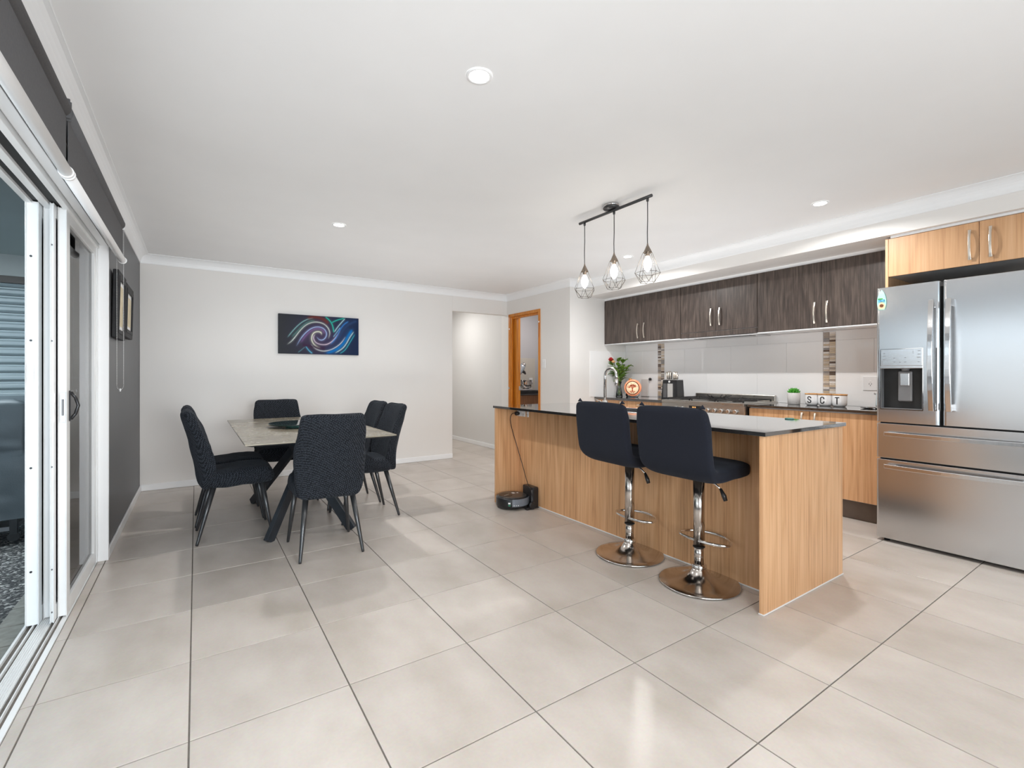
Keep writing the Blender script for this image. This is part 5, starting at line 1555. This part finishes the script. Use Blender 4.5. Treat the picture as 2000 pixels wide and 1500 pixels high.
struct(MB().box(-3.4, XL - .16, 6.92, 7.0, 2.20, 2.42).build('beam', noise_mat('beam_paint', [(0.3, (.42, .43, .41, 1)), (0.7, (.45, .46, .44, 1))], 2, .6)))
struct(MB().box(-3.4, XL - .16, 6.93, 7.0, 2.13, 2.20).build('trim_9', noise_mat('brown_head', [(0.3, (.07, .055, .045, 1)), (0.7, (.09, .07, .06, 1))], 8, .5)))
rdm = noise_mat('roller_door_steel', [(0.3, (.34, .40, .42, 1)), (0.7, (.40, .46, .48, 1))], 3, .35, stretch=(1, 1, 10))
rd = struct(MB().box(-3.4, -.9, 7.02, 7.05, -.055, 2.14).build('door_3', M['dark']))
SLZ = .0895
k = 0
z = -.05
smesh = None
while z < 2.12:
    if smesh is None:
        pf = [(0, 0), (-.006, .004), (-.026, .018), (-.028, .024), (-.028, .050), (-.026, .056), (-.008, .066), (-.006, .070), (-.006, .082), (0, .086)]
        vs = [(-3.4, y_, z_) for y_, z_ in pf] + [(-.9, y_, z_) for y_, z_ in pf]; n_ = len(pf)
        fs = [(i, i + 1, n_ + i + 1, n_ + i) for i in range(n_ - 1)] + [tuple(range(n_)), tuple(range(n_, 2 * n_))[::-1]]
        so = MB().add(vs, fs).build('slat', rdm, rd, local=True)
        smesh = so
    else:
        so = smesh.copy(); C.objects.link(so)
    so.location = (0, 7.018, z)
    z += SLZ
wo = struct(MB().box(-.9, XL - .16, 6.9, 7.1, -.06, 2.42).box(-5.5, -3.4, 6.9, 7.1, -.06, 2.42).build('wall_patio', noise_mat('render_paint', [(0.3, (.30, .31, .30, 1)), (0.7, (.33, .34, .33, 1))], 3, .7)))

fnc = struct(MB().box(-5.78, -5.76, -3.0, 7.0, -.055, 1.9).build('wall_sky_blocker', M['grout']))  # unseen fence added to keep bright sky reflections off the fridge
fmat = noise_mat('blocker_grey', [(0.3, (.16, .16, .15, 1)), (0.7, (.22, .22, .21, 1))], 6, .8, stretch=(1, 1, .1))
for z in (.3, 1.5): MB().box(-5.76, -5.72, -3.0, 7.0, z, z + .08).build('rail', fmat, fnc)
y = -3.0
while y < 6.9:
    MB().box(-5.72, -5.70, y, y + .145, -.055, 1.95).build('blocker_paling', fmat, fnc); y += .15
struct(MB().box(-5.5, -5.4, -3.0, 7.0, 2.12, 2.42).build('beam_sky_blocker', noise_mat('blocker_beam_paint', [(0.3, (.42, .43, .41, 1)), (0.7, (.45, .46, .44, 1))], 2, .6)))  # unseen roof edge beam added to narrow the sky mirrored in the fridge

# covered barbecue: a draped waterproof cover over a box-shaped grill with trolley legs
bqt = thing('covered_barbecue', 'barbecue on the patio hidden under a creased dark slate waterproof cover', 'barbecue', (-1.75, 5.1, -.055))
tarp = noise_mat('slate_tarpaulin', [(0.3, (.062, .078, .088, 1)), (0.7, (.095, .115, .125, 1))], 3.5, .45, bump=.35, bscale=160)
vs, fs = [], []
NA, NH = 120, 40
bx0, bx1, by0, by1 = -2.75, -1.00, 4.82, 5.50
def rect_pt(u, ex):
    W_, D_ = bx1 - bx0, by1 - by0
    per = 2 * (W_ + D_); s_ = u * per
    if s_ < W_: p = (bx0 + s_, by0)
    elif s_ < W_ + D_: p = (bx1, by0 + s_ - W_)
    elif s_ < 2 * W_ + D_: p = (bx1 - (s_ - W_ - D_), by1)
    else: p = (bx0, by1 - (s_ - 2 * W_ - D_))
    cx_, cy_ = (bx0 + bx1) / 2, (by0 + by1) / 2
    return (cx_ + (p[0] - cx_) * (1 + ex), cy_ + (p[1] - cy_) * (1 + ex))
for j in range(NH + 1):
    t_ = j / NH
    for i in range(NA):
        u = i / NA
        ex = .04 * t_
        x_, y_ = rect_pt(u, ex - .02)
        hem = .16 + .10 * (x_ - bx0) / (bx1 - bx0) - .12
        z_ = .965 + (hem - .965) * t_
        fold = .030 * math.sin(u * 2 * PI * 9 + 1.5 * math.sin(t_ * 4)) * t_ + .03 * abs(noise.noise(Vector((x_ * 5, y_ * 5, z_ * 6)))) + .03 * noise.noise(Vector((x_ * 3, y_ * 3, z_ * 2.2))) + .02 * noise.noise(Vector((x_ * 7, y_ * 7, z_ * 5)))
        if abs(t_ - .42) < .05 and y_ < 4.9: fold -= .03 * (1 - abs(t_ - .42) / .05)
        dx_, dy_ = x_ - (bx0 + bx1) / 2, y_ - (by0 + by1) / 2
        l_ = math.hypot(dx_, dy_)
        vs.append((x_ + dx_ / l_ * fold, y_ + dy_ / l_ * fold, z_))
for j in range(NH):
    for i in range(NA):
        k = (i + 1) % NA
        fs.append((j * NA + i, j * NA + k, (j + 1) * NA + k, (j + 1) * NA + i))
b0 = len(vs)
for i in range(NA):
    x_, y_ = rect_pt(i / NA, -.12)
    vs.append((x_, y_, 1.0 + .012 * noise.noise(Vector((x_ * 5, y_ * 5, 0)))))
for i in range(NA):
    k = (i + 1) % NA
    fs.append((i, b0 + i, b0 + k, k))
fs.append(tuple(b0 + i for i in range(NA)))
MB().add(vs, fs, True).build('cover', tarp, bqt)
for (x_, y_) in ((-2.6, 4.95), (-1.12, 4.95), (-2.6, 5.38), (-1.12, 5.38)):
    MB().box(x_ - .02, x_ + .02, y_ - .02, y_ + .02, .0, .7).build('trolley_leg', M['black'], bqt)
    MB().lathe([(.035, -.015), (.035, .015)], (x_, y_, -.02), 16, axis='y').build('castor', M['rubber'], bqt)
MB().box(-2.6, -1.12, 4.97, 5.36, .02, .05).build('trolley_shelf', M['greyp'], bqt)
